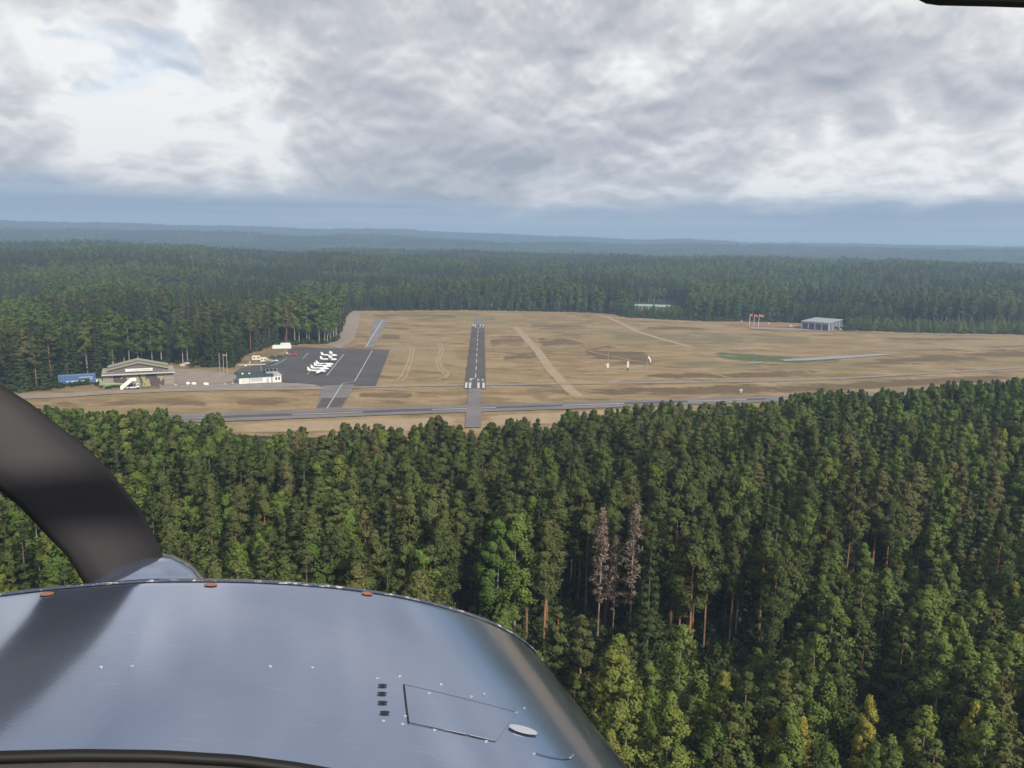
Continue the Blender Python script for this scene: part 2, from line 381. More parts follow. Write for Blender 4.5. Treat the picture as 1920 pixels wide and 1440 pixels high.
# heather and grass patches
zz = [.012]
def nz_(): zz[0] += .004; return zz[0]
for nm, A, B, m in [
    ('heather_patch', [(1040, 728), (1250, 722), (1500, 716), (1750, 707), (1960, 695)], [(1050, 745), (1250, 747), (1430, 743), (1600, 737), (1960, 715)], 'heather'),
    ('heather_patch', [(985, 727), (1045, 726), (1080, 728)], [(960, 742), (1045, 744), (1075, 746)], 'heather_red'),
    ('heather_patch', [(1000, 627), (1050, 626), (1100, 641)], [(1010, 655), (1060, 655), (1105, 652)], 'heather'),
    ('heather_patch', [(1085, 650), (1150, 645), (1215, 660), (1225, 676)], [(1090, 672), (1140, 690), (1190, 692), (1235, 686)], 'heather'),
    ('heather_patch', [(915, 624), (960, 622), (985, 630)], [(915, 652), (960, 655), (990, 652)], 'heather_red'),
    ('heather_patch', [(940, 660), (1000, 655), (1030, 664)], [(935, 678), (1000, 678), (1040, 674)], 'heather'),
    ('heather_patch', [(985, 605), (1060, 603), (1100, 606)], [(985, 618), (1060, 620), (1110, 622)], 'heather_red'),
    ('heather_patch', [(1180, 705), (1300, 696), (1420, 697), (1560, 686)], [(1170, 713), (1300, 713), (1420, 711), (1560, 704)], 'heather'),
    ('heather_patch', [(1210, 610), (1300, 612), (1330, 616)], [(1200, 619), (1290, 620), (1330, 622)], 'heather'),
    ('heather_patch', [(1570, 680), (1750, 662), (1960, 648)], [(1560, 690), (1760, 684), (1960, 672)], 'heather'),
    ('heather_patch', [(1640, 634), (1800, 632), (1960, 636)], [(1640, 640), (1800, 640), (1960, 642)], 'heather_red'),
    ('heather_patch', [(90, 748), (230, 744), (370, 745), (400, 752)], [(90, 768), (230, 766), (370, 768), (390, 766)], 'heather_red'),
    ('heather_patch', [(430, 748), (520, 742), (570, 744)], [(440, 762), (520, 764), (575, 756)], 'heather_red'),
    ('heather_patch', [(670, 735), (740, 733), (780, 738)], [(660, 750), (740, 752), (780, 748)], 'heather_red'),
    ('heather_patch', [(714, 624), (735, 623), (752, 626)], [(712, 642), (735, 643), (752, 640)], 'heather_red'),
    ('heather_patch', [(690, 587), (800, 587), (870, 590)], [(690, 595), (800, 597), (870, 598)], 'heather_red'),
    ('olive_grass', [(1110, 612), (1250, 618), (1420, 618), (1560, 634)], [(1110, 640), (1260, 664), (1420, 655), (1560, 652)], 'olive_grass'),
    ('olive_grass', [(1240, 680), (1340, 672), (1440, 684)], [(1240, 696), (1340, 696), (1440, 692)], 'olive_grass'),
    ('straw_patch', [(735, 640), (770, 630), (870, 640)], [(715, 705), (770, 712), (860, 705)], 'straw'),
    ('straw_patch', [(1650, 645), (1780, 640), (1960, 632)], [(1650, 658), (1780, 656), (1960, 646)], 'straw'),
    ('straw_patch', [(915, 604), (960, 606), (985, 612)], [(915, 618), (950, 618), (980, 622)], 'straw'),
    ('straw_patch', [(440, 794), (650, 786), (870, 780)], [(440, 812), (650, 810), (870, 808)], 'track'),
    ('straw_patch', [(910, 778), (1050, 772), (1180, 766)], [(910, 800), (1050, 795), (1180, 785)], 'track'),
    ('lush_grass', [(1325, 663), (1350, 659), (1425, 663), (1500, 668), (1570, 670)], [(1330, 670), (1360, 676), (1430, 683), (1500, 685), (1600, 676)], 'lush'),
]: soft_strip(nm, A, B, nz_(), m)
for nm, P, wd, m in [
    ('gravel_track', [(962, 608), (985, 633), (1010, 660), (1030, 690), (1050, 712), (1070, 732), (1092, 748)], 5.5, 'track'),
    ('foot_track', [(1021, 657.5), (1060, 657.5), (1100, 654.5), (1128, 648.5), (1160, 646)], 1.6, 'wheel_ruts'),
    ('foot_track', [(1097, 657), (1145, 668), (1190, 677), (1240, 684), (1300, 687)], 1.4, 'wheel_ruts'),
    ('foot_track', [(1147, 668.5), (1180, 668.5), (1225, 667.5)], 1.0, 'wheel_ruts'),
    ('gravel_track', [(1125, 590), (1160, 604), (1195, 622), (1230, 633), (1300, 652)], 5.0, 'track'),
    ('gravel_track', [(1100, 589), (1180, 599), (1290, 604), (1380, 608), (1460, 614)], 6.0, 'track'),
    ('foot_track', [(980, 600), (1040, 603), (1110, 604)], 2.0, 'wheel_ruts'),
    ('foot_track', [(980, 622), (1050, 626), (1090, 626)], 1.5, 'wheel_ruts'),
    ('wheel_track', [(818, 640), (826, 655), (818, 675), (822, 692), (838, 705), (818, 714)], 1.2, 'wheel_ruts'),
    ('wheel_track', [(824, 640), (832, 655), (824, 675), (828, 690), (842, 700), (834, 712)], 1.2, 'wheel_ruts'),
    ('wheel_track', [(770, 650), (768, 670), (760, 690), (752, 706), (742, 716)], 1.1, 'wheel_ruts'),
    ('wheel_track', [(776, 650), (774, 670), (767, 690), (762, 706), (752, 716)], 1.1, 'wheel_ruts'),
    ('foot_track', [(735, 641), (780, 641), (820, 641)], 1.2, 'wheel_ruts'),
    ('gravel_track', [(1590, 622), (1700, 626), (1920, 630), (2100, 634)], 4.0, 'gravel'),
    ('foot_track', [(1300, 690), (1340, 702), (1380, 712)], 1.6, 'track'),
    ('foot_track', [(860, 603), (868, 603.5), (872, 604)], 1.6, 'paint_worn'),
    ('gravel_edge', [(661, 584.5), (780, 584.5), (890, 584), (1000, 586), (1110, 588)], 6.0, 'track'),
]: path_strip(nm, P, wd, nz_(), m)
soft_strip('gravel_track', [(655, 583), (645, 597), (640, 620), (632, 640), (606, 648)], [(676, 584), (676, 600), (668, 630), (664, 640), (640, 654)], nz_(), 'gravel', ends=False)
soft_strip('gravel_yard', [(300, 706), (330, 690), (370, 692), (420, 697), (445, 705)], [(300, 726), (340, 724), (380, 722), (420, 719), (452, 716)], nz_(), 'gravel', ends=False)
soft_strip('gravel_yard', [(300, 722), (380, 720), (450, 718), (560, 719), (620, 725)], [(300, 732), (380, 730), (450, 728), (560, 726), (620, 728)], nz_(), 'gravel_grey', ends=False)
soft_strip('service_road', [(-300, 746), (0, 742), (120, 737.5), (200, 732), (320, 729), (450, 728), (610, 726)], [(-300, 755), (0, 750.5), (120, 746), (200, 740), (320, 735), (450, 732.5), (610, 731)], nz_(), 'gravel', ends=False)
path_strip('service_road', [(600, 728), (720, 725.5), (870, 722.5), (1080, 720), (1250, 718), (1440, 715), (1560, 711), (1680, 704), (1800, 697), (1990, 684)], 3.6, nz_(), 'gravel_grey', n=70, ends=False)
soft_strip('earth_bank', [(1360, 603), (1420, 603.5), (1480, 606), (1530, 610)], [(1360, 609), (1420, 612), (1480, 614), (1530, 616)], nz_(), 'earth')
soft_strip('access_road', [(1395, 611), (1440, 614), (1500, 617)], [(1410, 617), (1450, 619), (1570, 622)], nz_(), 'gravel_grey', ends=False)
soft_strip('earth_patch', [(200, 700), (212, 690), (215, 688)], [(196, 722), (203, 716), (207, 706)], nz_(), 'earth')
soft_strip('earth_patch', [(335, 684), (350, 676), (372, 675)], [(340, 694), (352, 690), (375, 688)], nz_(), 'earth')
soft_strip('mown_grass', [(462, 672), (500, 655), (540, 652)], [(460, 692), (505, 676), (535, 664)], nz_(), 'olive_grass')
za = zz[0]+.02
apron = sheet('apron', [(546, 651.5), (731, 656.5), (705, 723.5), (604, 726.5), (590, 722), (561, 719.5), (527, 716), (500, 712), (438, 700), (452, 691), (497, 684), (520, 672), (531, 668)], za, 'asphalt_apron')
link1 = sheet('taxi_link', [(606, 724), (664, 722), (655, 745), (640, 768), (591, 770)], za+.02, 'asphalt_worn')
sheet('asphalt_repair', [(603, 748), (652, 746), (640, 764), (594, 766)], za+.028, 'asphalt_dark', link1)
link2 = sheet('taxi_link', [(685, 652.5), (700, 652.5), (727, 600), (703, 600)], za+.02, 'asphalt_blue')
mrun = sheet('main_runway', [(-250, 796), (100, 786), (380, 776), (756, 763.3), (1096, 754), (1436, 744.5), (1700, 736), (1700, 746), (1436, 755), (1096, 767), (756, 778), (380, 793), (100, 803), (-250, 815)], za+.03, 'asphalt_worn')
sheet('asphalt_strip', [(-250, 804), (380, 782.5), (756, 769), (1096, 758.5), (1436, 748), (1436, 750.5), (1096, 761.6), (756, 773), (380, 786.8), (-250, 808)], za+.036, 'asphalt_dark', mrun)
xr = [-100, 80, 260, 400, 548, 680, 810, 930, 1055, 1170, 1290, 1400]
for a_, b_ in zip(xr[::2], xr[1::2]):
    yy = lambda q: np.interp(q, [-250, 380, 756, 1096, 1436], [806, 784.6, 771.0, 760.0, 749.2])
    sheet('centre_dash', [(a_, yy(a_)-.4), (b_, yy(b_)-.4), (b_, yy(b_)+.4), (a_, yy(a_)+.4)], za+.042, 'paint_white', mrun)
# small cross runway, laid out in metres along its own axis
A0 = (G(870.5, 729)+G(910.5, 729))/2; A1 = (G(884, 609)+G(910, 609))/2
ax = (A1-A0)[:2]; RL = float(np.linalg.norm(ax)); ax = ax/RL; an = np.array([ax[1], -ax[0]])
RW = float(np.linalg.norm(G(871, 726)-G(911, 726)))
def rq(s0, s1, w0, w1): return [tuple(A0[:2]+ax*s+an*w_) for s, w_ in ((s0, w0), (s0, w1), (s1, w1), (s1, w0))]
over = sheet('overrun', rq(-68, RL+58, -RW*.29, RW*.29), za+.045, 'asphalt_worn', px=False)
srun = sheet('cross_runway', rq(-1, RL+1, -RW/2, RW/2), za+.052, 'asphalt_dark', px=False)
for e_ in (0, 1):
    Lb = 13.
    s0 = 0 if e_ == 0 else RL-Lb
    for w_ in (-.42, -.24, .16, .40): sheet('threshold_bar', rq(s0, s0+Lb, RW*w_-RW*.055, RW*w_+RW*.055), za+.06, 'paint_white', srun, px=False)
    s1 = Lb+4 if e_ == 0 else RL-Lb-9
    for w_ in (-.22, .14, .36): sheet('runway_numeral', rq(s1, s1+5, RW*w_-RW*.05, RW*w_+RW*.05), za+.06, 'paint_worn', srun, px=False)
    sheet('runway_numeral', rq(s1+4, s1+6, -RW*.3, -RW*.05), za+.064, 'paint_worn', srun, px=False)
ND = 10; s_a, s_b = 30., RL-26
for k in range(ND):
    s0 = s_a+(s_b-s_a)*k/(ND-1)-6; sheet('centre_dash', rq(s0, s0+12, -.17, .17), za+.06, 'paint_white', srun, px=False)
def line_px(P, wm, z, parent, m='paint_white'):
    c = [G(*q)[:2] for q in P]
    L = []; R_ = []
    for i, q in enumerate(c):
        d = (c[min(i+1, len(c)-1)]-c[max(i-1, 0)]); d = d/np.linalg.norm(d); nn = np.array([-d[1], d[0]])*wm/2; L.append(tuple(q+nn)); R_.append(tuple(q-nn))
    vs = [(*q, z) for q in L]+[(*q, z) for q in R_]; n = len(c)
    f = [(i, n+i, n+i+1, i+1) for i in range(n-1)]
    mesh_obj('painted_line', vs, f, m, parent)
line_px([(613, 767), (641, 722)], .3, za+.06, link1); line_px([(641, 722), (646, 719.5), (655, 718), (665, 716), (680, 690), (698, 658)], .3, za+.068, apron)
line_px([(685.5, 652), (718, 600)], .45, za+.06, link2)
for P in ([(568, 673), (578, 663)], [(613, 705), (645, 665)], [(575, 704), (600, 678)], [(500, 690), (522, 682), (538, 673.5)]): line_px(P, .3, za+.068, apron)
line_px([(608, 745.5), (648, 745.5)], .4, za+.06, link1, 'paint_worn')
t, o = mat('pond_water'); principled(t, o, (.25, .245, .24), .45, spec=.3)
tag(sheet('pond', [(1462, 675), (1500, 672.5), (1546, 670.3), (1600, 667), (1650, 664), (1674, 665.5), (1640, 668.5), (1577, 673), (1520, 676.5), (1472, 677.8)], za+.05, 'pond_water'), kind='structure')
sheet('pond', [(1400, 680), (1428, 679.5), (1433, 681), (1402, 682.5)], za+.05, 'pond_water')
# ------------------------------------------------------------------ trees
def quads(P, N, size, rg, up=.0, asp=1.):
    """small leaf-clump faces at P, wound to face N; returns verts, faces, shading normals"""
    n = len(P); r1 = rg.normal(size=(n, 3)); gn = N+.75*rg.normal(size=(n, 3)); gn /= np.linalg.norm(gn, axis=1)[:, None]
    gn *= np.sign((gn*N).sum(1)+1e-9)[:, None]
    a = np.cross(gn, r1); a /= np.linalg.norm(a, axis=1)[:, None]; b = np.cross(gn, a)
    s = size*(.6+.8*rg.random(n))[:, None]; q = rg.uniform(.55, 1.2, size=(4, n, 1))
    V = np.stack([P-a*s*q[0]*asp, P-b*s*q[1], P+a*s*q[2]*asp, P+b*s*q[3]], 1).reshape(-1, 3)
    Fc = np.arange(4*n).reshape(n, 4)
    return V, Fc, np.repeat(N, 4, 0)
def clumps(C, R, n, rg, axis_mix=.45, upmix=.35):
    P = []; N = []
    for c, r in zip(C, R):
        d = rg.normal(size=(n, 3)); d /= np.linalg.norm(d, axis=1)[:, None]
        k = rg.random(n)**.4
        P.append(c+d*k[:, None]*r)
        ou = np.array([c[0], c[1], 0.]); ou /= max(.3, np.linalg.norm(ou))
        nn = d+axis_mix*ou+np.array([0, 0, upmix]); N.append(nn/np.linalg.norm(nn, axis=1)[:, None])
    return np.concatenate(P), np.concatenate(N)
def crown_mesh(name, P, N, size, m, rg, asp=1., extra=None):
    V, Fc, VN = quads(P, N, size, rg, asp=asp)
    me = bpy.data.meshes.new(name); me.from_pydata(V.tolist(), [], Fc.tolist()); me.materials.append(MATS[m]); me.update()
    me.polygons.foreach_set('use_smooth', [True]*len(me.polygons)); me.normals_split_custom_set_from_vertices(VN.tolist()); return me
def trunk_mesh(name, h, r0, m, rg, branches=(), bend=.25, n=7):
    mb = MB(); ph = rg.uniform(0, 6.3); q = []
    for k in range(6):
        t_ = k/5; q.append((bend*math.sin(t_*2.5)*math.cos(ph)*t_, bend*math.sin(t_*2.5)*math.sin(ph)*t_, h*t_-.15))
    for k in range(5): mb.cyl(q[k], q[k+1], r0*(1-.82*k/5), r0*(1-.82*(k+1)/5), n)
    for a, b, r in branches: mb.cyl(a, b, r, r*.4, 4)
    me = bpy.data.meshes.new(name); me.from_pydata(mb.v, [], mb.f); me.materials.append(MATS[m]); me.update(); return me
def mk_pine(i):
    rg = np.random.default_rng(100+i); h = 20.; C = []; R = []; br = []
    low = rg.uniform(.36, .52); nb = 84; wd = rg.uniform(2.0, 2.7); pk = rg.uniform(.22, .42)
    for k in range(nb):
        t_ = low+(1-low)*((k+rg.random())/nb)**1.05; s = (t_-low)/(1-low)
        prof = (.35+.65*s/pk) if s < pk else (1-(s-pk)/(1-pk))**.72
        L = wd*prof*math.sqrt(rg.uniform(.15, 1.)); a = rg.uniform(0, 6.283)
        c = np.array([math.cos(a)*L, math.sin(a)*L, t_*h+.10*L]); C.append(c); R.append(np.array([1., 1., .8])*rg.uniform(.5, .9)*(1-.45*s))
        if L > 1. and k % 2: br.append(((0, 0, t_*h-.3), tuple(c*np.array([.7, .7, 1])), .022))
    for k in range(4): C.append(np.array([rg.normal()*.1, rg.normal()*.1, h-.2-.45*k])); R.append(np.array([.22+.1*k, .22+.1*k, .42]))
    for k in range(7):
        a = rg.uniform(0, 6.3); z = rg.uniform(.22, low)*h; br.append(((0, 0, z), (math.cos(a)*.8, math.sin(a)*.8, z-.1), .025))
    R = [q*1.2 for q in R]; P, N = clumps(C, R, 85, rg, 1.4, .45)
    return crown_mesh('pine_crown', P, N, .125, 'pine_needles', rg, 1.3), trunk_mesh('pine_trunk', h*.97, .17, 'pine_bark', rg, br)
def mk_spruce(i):
    rg = np.random.default_rng(200+i); h = 20.; C = []; R = []; wd = rg.uniform(2.0, 2.7)
    nw = 19
    for k in range(nw):
        t_ = .07+.92*k/(nw-1); Rr = (wd*(1-t_)**.85+.12); m_ = max(2, int(7*(1-t_)+1.5)); a0 = rg.uniform(0, 6.3)
        for j in range(m_):
            a = a0+6.283*j/m_+rg.normal()*.2; L = Rr*rg.uniform(.55, .95)
            C.append(np.array([math.cos(a)*L, math.sin(a)*L, t_*h-.25*L+rg.normal()*.1])); R.append(np.array([.62, .62, .42])*(.45+.75*(1-t_)))
    for k in range(4): C.append(np.array([0, 0, h-.35*k])); R.append(np.array([.16+.06*k, .16+.06*k, .3]))
    P, N = clumps(C, R, 70, rg, 1.4, .4)
    return crown_mesh('spruce_crown', P, N, .14, 'spruce_needles', rg, 1.3), trunk_mesh('spruce_trunk', h*.95, .19, 'spruce_bark', rg)
def mk_birch(i, young=False, lm=None):
    rg = np.random.default_rng((400 if young else 300)+i); h = 20.; C = []; R = []; br = []
    low = rg.uniform(.06, .12) if young else rg.uniform(.26, .42); wd = rg.uniform(3.4, 4.4) if young else rg.uniform(2.3, 3.1); nb = 62 if young else 52
    for k in range(nb):
        t_ = low+(1-low)*(k+rg.random())/nb; s = (t_-low)/(1-low)
        prof = (1-s)**.62*min(1, .45+2.4*s) if young else math.sin(math.pi*(.10+.80*s))**.8*(1.05-.45*s)
        L = wd*prof*math.sqrt(rg.uniform(.12, 1)); a = rg.uniform(0, 6.283)
        c = np.array([math.cos(a)*L, math.sin(a)*L, t_*h]); C.append(c)
        q = (.95 if young else .82)*rg.uniform(.65, 1.15)*(1-.45*s); R.append(np.array([q, q, q*(1.35 if young else 1.15)]))
        if L > 1. and k % 2 == 0: br.append(((0, 0, t_*h-1.1), tuple(c*np.array([.7, .7, 1])), .018))
    for k in range(3): C.append(np.array([rg.normal()*.1, rg.normal()*.1, h-.4-.6*k])); R.append(np.array([.3+.12*k]*2+[.55]))
    R = [q*1.2 for q in R]; P, N = clumps(C, R, 130, rg, 1.2, .5)
    nm = 'birch_crown'
    return crown_mesh(nm, P, N, .17 if young else .14, lm or ('young_leaves' if young else 'birch_leaves'), rg), trunk_mesh('birch_trunk', h*.93, .15, 'birch_bark', rg, br)
def mk_youngpine(i):
    rg = np.random.default_rng(500+i); h = 20.; C = []; R = []
    nw = 16; wd = rg.uniform(3.5, 4.5)
    for k in range(nw):
        t_ = .05+.93*k/(nw-1); Rr = wd*(1-t_)**.75*min(1, .6+2*t_)+.15; m_ = max(2, int(8*(1-t_)+1.5)); a0 = rg.uniform(0, 6.3)
        for j in range(m_):
            a = a0+6.283*j/m_+rg.normal()*.25; L = Rr*rg.uniform(.4, .95)
            C.append(np.array([math.cos(a)*L, math.sin(a)*L, t_*h+.12*L+rg.normal()*.25])); R.append(np.array([.95, .95, .85])*(.4+.7*(1-t_)))
    R = [q*1.2 for q in R]; P, N = clumps(C, R, 90, rg, 1.3, .5)
    return crown_mesh('young_pine_crown', P, N, .19, 'pine_needles', rg, 1.2), trunk_mesh('young_pine_trunk', h*.95, .2, 'pine_bark', rg)
def mk_dead(i):
    rg = np.random.default_rng(600+i); h = 20.; C = []; R = []; br = []
    for k in range(60):
        t_ = .30+.68*(k+rg.random())/60; s = (t_-.30)/.68; L = 2.3*(1-s)**.6*rg.uniform(.4, 1); a = rg.uniform(0, 6.3)
        e = np.array([math.cos(a)*L, math.sin(a)*L, t_*h+.3*L]); br.append(((0, 0, t_*h), tuple(e), .04))
        for q in range(3):
            b_ = e*np.array([.6, .6, 1])+rg.normal(size=3)*.2; br.append((tuple(b_), tuple(b_+rg.normal(size=3)*.5), .02))
        C.append(e*np.array([.8, .8, 1])); R.append(np.array([.7, .7, .4]))
    P, N = clumps(C, R, 26, rg)
    return crown_mesh('dead_pine_crown', P, N, .11, 'dead_twigs', rg, 2.2), trunk_mesh('dead_pine_trunk', h*.98, .17, 'dead_bark', rg, br)
KINDS = {'pine': [mk_pine(i) for i in range(6)], 'spruce': [mk_spruce(i) for i in range(4)], 'birch': [mk_birch(i) for i in range(5)],
         'young_birch': [mk_birch(i, True) for i in range(4)], 'young_pine': [mk_youngpine(i) for i in range(4)], 'dead_pine': [mk_dead(i) for i in range(2)], 'yellow_birch': [mk_birch(i+7, True, 'yellow_leaves') for i in range(2)]}
KL = list(KINDS)
SRC = {k: [None]*len(v_) for k, v_ in KINDS.items()}
rg = np.random.default_rng(11)
# near woods ------------------------------------------------
TOP = [(-600, 850), (-100, 830), (0, 800), (60, 784), (90, 764), (180, 768), (250, 770), (320, 768), (360, 790), (410, 776), (440, 815), (500, 818), (570, 800), (610, 822), (640, 796), (700, 796), (760, 806), (820, 782), (870, 805), (900, 802), (930, 790), (1000, 783), (1030, 800), (1060, 772), (1100, 774), (1180, 760), (1260, 752), (1300, 762), (1370, 748), (1400, 758), (1470, 742), (1530, 731), (1600, 731), (1680, 730), (1760, 716), (1860, 714), (1920, 706), (2600, 690)]
YOUNG = [(-600, 1700), (700, 1700), (860, 1270), (1000, 1270), (1150, 1305), (1300, 1330), (1480, 1330), (1500, 1210), (1600, 1140), (1750, 1110), (1920, 1090), (2600, 1040)]
def grid(xmin, xmax, ymin, ymax, s):
    x, y = np.meshgrid(np.arange(xmin, xmax, s), np.arange(ymin, ymax, s)); x = x.ravel(); y = y.ravel()
    return x+rg.uniform(-.42, .42, x.size)*s, y+rg.uniform(-.42, .42, x.size)*s
trees = []        # kind, variant, x, y, z, height, width factor, rotation
x, y = grid(-190, 260, 38, 300, 4.1)
d = np.hypot(x, y); keep = (np.abs(np.arctan2(x, y)) < math.radians(43)); x, y, d = x[keep], y[keep], d[keep]
bx, by = proj(np.stack([x, y, 0*x], -1))
young = by > np.interp(bx, *zip(*YOUNG))
r = ray(bx[:, None]*0+0, 0) if False else None
ty = np.interp(bx, *zip(*TOP))+rg.uniform(-3, 14, x.size)
dirs = cf[None]+cr[None]*((bx-960)/F)[:, None]+cu[None]*((720-ty)/F)[:, None]
zmax = H+dirs[:, 2]/np.hypot(dirs[:, 0], dirs[:, 1])*d
n1 = fbm(x, y, 38); n2 = fbm(x+300, y+40, 24); u = rg.random(x.size)
h = np.where(young, rg.uniform(9., 14.5, x.size)*(0.8+.4*n2)*np.where((bx > 1280) & (bx < 1500) & (by < 1420), .72, 1.), rg.normal(18.3, 1.7, x.size)+4*(n1-.5))
h = np.minimum(h, zmax)
thin = np.where(young, .74, np.where(h < 11, .6, .93))
ok = (h > np.where(young, 5.5, 12.)) & (rg.random(x.size) < thin)
for i in np.where(ok)[0]:
    if young[i]: k = 'young_birch' if u[i] < .50+.6*(n1[i]-.4) else ('young_pine' if u[i] < .93 else 'spruce')
    else:
        left = bx[i] < 560 and by[i] < 1000
        mid = 330 < bx[i] < 1330
        pb = .60 if left else (.12 if mid else .26+.5*(n2[i]-.45)); ps = .10 if left else (.16 if mid else .30)
        k = 'birch' if u[i] < pb else ('spruce' if u[i] < pb+ps else 'pine')
        if h[i] < 11 and rg.random() < .6: k = 'young_birch'
    hh = h[i]*(1.06 if k == 'spruce' and h[i] < zmax[i]-1.5 else 1.)
    trees.append([k, int(rg.integers(len(KINDS[k]))), x[i], y[i], 0., hh, rg.uniform(.9, 1.25)*(1.28 if k in ('young_birch', 'young_pine') else 1.12), rg.uniform(0, 6.283), None])
# trees that can be told apart in the photo
SPECIAL = [('pine', 1403, 1262, 21, 'tall pine with bare orange trunk, leftmost of the close group right of centre'),
 ('pine', 1421, 1270, 21.5, 'tall pine with thick bright orange trunk in the close group right of centre'),
 ('pine', 1440, 1280, 18, 'shorter pine with thin orange trunk in the close group right of centre'),
 ('pine', 1461, 1264, 21.5, 'tall pine with orange trunk, rightmost of the close group right of centre'),
 ('pine', 1346, 1225, 20.5, 'olive pine with orange trunk just left of the close pine group'),
 ('pine', 1318, 1228, 20, 'pine with dull orange trunk standing left of the close pine group'),
 ('pine', 1366, 1215, 19.5, 'pine with short visible orange trunk behind the close pine group'),
 ('pine', 1270, 1240, 19, 'olive crowned pine between the dead grey pine and the orange trunks'),
 ('pine', 1582, 1120, 21, 'lone tall pine with long bare orange trunk, left one of two above young trees'),
 ('pine', 1631, 1115, 21, 'lone tall pine with long bare orange trunk, right one of two above young trees'),
 ('pine', 1851, 1215, 21, 'lone tall pine with bare trunk near the right edge above young trees'),
 ('dead_pine', 1120, 1200, 20, 'grey brown dead pine with bare twigs, left one of two'),
 ('dead_pine', 1180, 1215, 21.5, 'grey brown dead pine with bare twigs, taller right one of two'),
 ('dead_pine', 1148, 1200, 16, 'thin dead grey pine between the two tall dead pines'),
 ('yellow_birch', 155, 1118, 6.0, 'bright yellow young birch just above the left end of the cowling'),
 ('yellow_birch', 1615, 1470, 10., 'yellowing young birch at the bottom, below the grey hall'),
 ('yellow_birch', 1440, 1520, 10., 'yellowing young birch at the bottom, below the orange pine trunks'),
 ('yellow_birch', 1490, 1530, 10.5, 'second yellowing birch at the bottom, right of the first'),
 ('yellow_birch', 1810, 1480, 10., 'yellowing birch near the bottom right corner'),
 ('yellow_birch', 1868, 930, 15.5, 'tall yellowing birch among dark trees near the right edge'),
 ('pine', 405, 1150, 20, 'pine with layered crown and reddish trunk just right of the propeller'),
 ('pine', 769, 1170, 21, 'slim tall pine with long straight trunk behind the cowling'),
 ('pine', 858, 1160, 20, 'pine with bare orange brown trunk behind the right part of the cowling'),
 ('pine', 1018, 1240, 19, 'pine with thin brown trunk right of the cowling nose')]
for k, a, b, hh, lab in SPECIAL:
    q = G(a, b); trees = [t_ for t_ in trees if math.hypot(t_[2]-q[0], t_[3]-q[1]) > (1.7 if k != 'dead_pine' else 1.5) and not (t_[5] > 11 and abs(t_[2]/t_[3]-q[0]/q[1]) < .014 and q[1]-14 < t_[3] < q[1])]
    trees.append([k, int(rg.integers(len(KINDS[k]))), q[0], q[1], 0., hh, .95, rg.uniform(0, 6.283), lab])
# far woods -------------------------------------------------
def far_pts(s, d0, d1):
    m_ = d1*.72
    x, y = grid(-m_, m_, max(100, d0*.66), d1, s); d = np.hypot(x, y); a = np.abs(np.arctan2(x, y))
    k = (d >= d0) & (d < d1) & (a < math.radians(41)); return x[k], y[k]
far = []
bands = [(5.9, 225, 700), (6.6, 700, 1250), (8.2, 1250, 2000)]
q = 2000.
while q < 6000: bands.append((q/215, q, q*1.25)); q *= 1.25
CLEAR = [((1184, 568), (1282, 568), (1282, 584.5), (1184, 584.5)), ((1335, 562), (1378, 562), (1378, 572), (1335, 571)), ((1630, 506), (1690, 506), (1690, 516), (1630, 516)), ((845, 577), (900, 577), (900, 581), (845, 581))]
SCELL = 74.
def stand(x, y, k):                  # which forest stand a point belongs to: nearest jittered cell centre
    cell = SCELL*k; xw = x+18*k*(fbm(x, y, 60*k)-.5)*2; yw = y+18*k*(fbm(x+70, y+9, 60*k)-.5)*2
    ci = np.floor(xw/cell).astype(int); cj = np.floor(yw/cell).astype(int); best = np.full(x.shape, 1e18); sid = np.zeros(x.shape, int); d2 = np.full(x.shape, 1e18)
    for a in (-1, 0, 1):
        for b_ in (-1, 0, 1):
            i_, j_ = ci+a, cj+b_; hx_ = _tab[i_ % 256, j_ % 256]; hy_ = _tab[(i_+91) % 256, (j_+37) % 256]
            q_ = (xw-(i_+hx_)*cell)**2+(yw-(j_+hy_)*cell)**2; m_ = q_ < best
            d2 = np.where(m_, best, np.minimum(d2, q_)); best = np.where(m_, q_, best); sid = np.where(m_, (i_*7919+j_*104729) % 65536, sid)
    return sid, (np.sqrt(d2)-np.sqrt(best))/cell
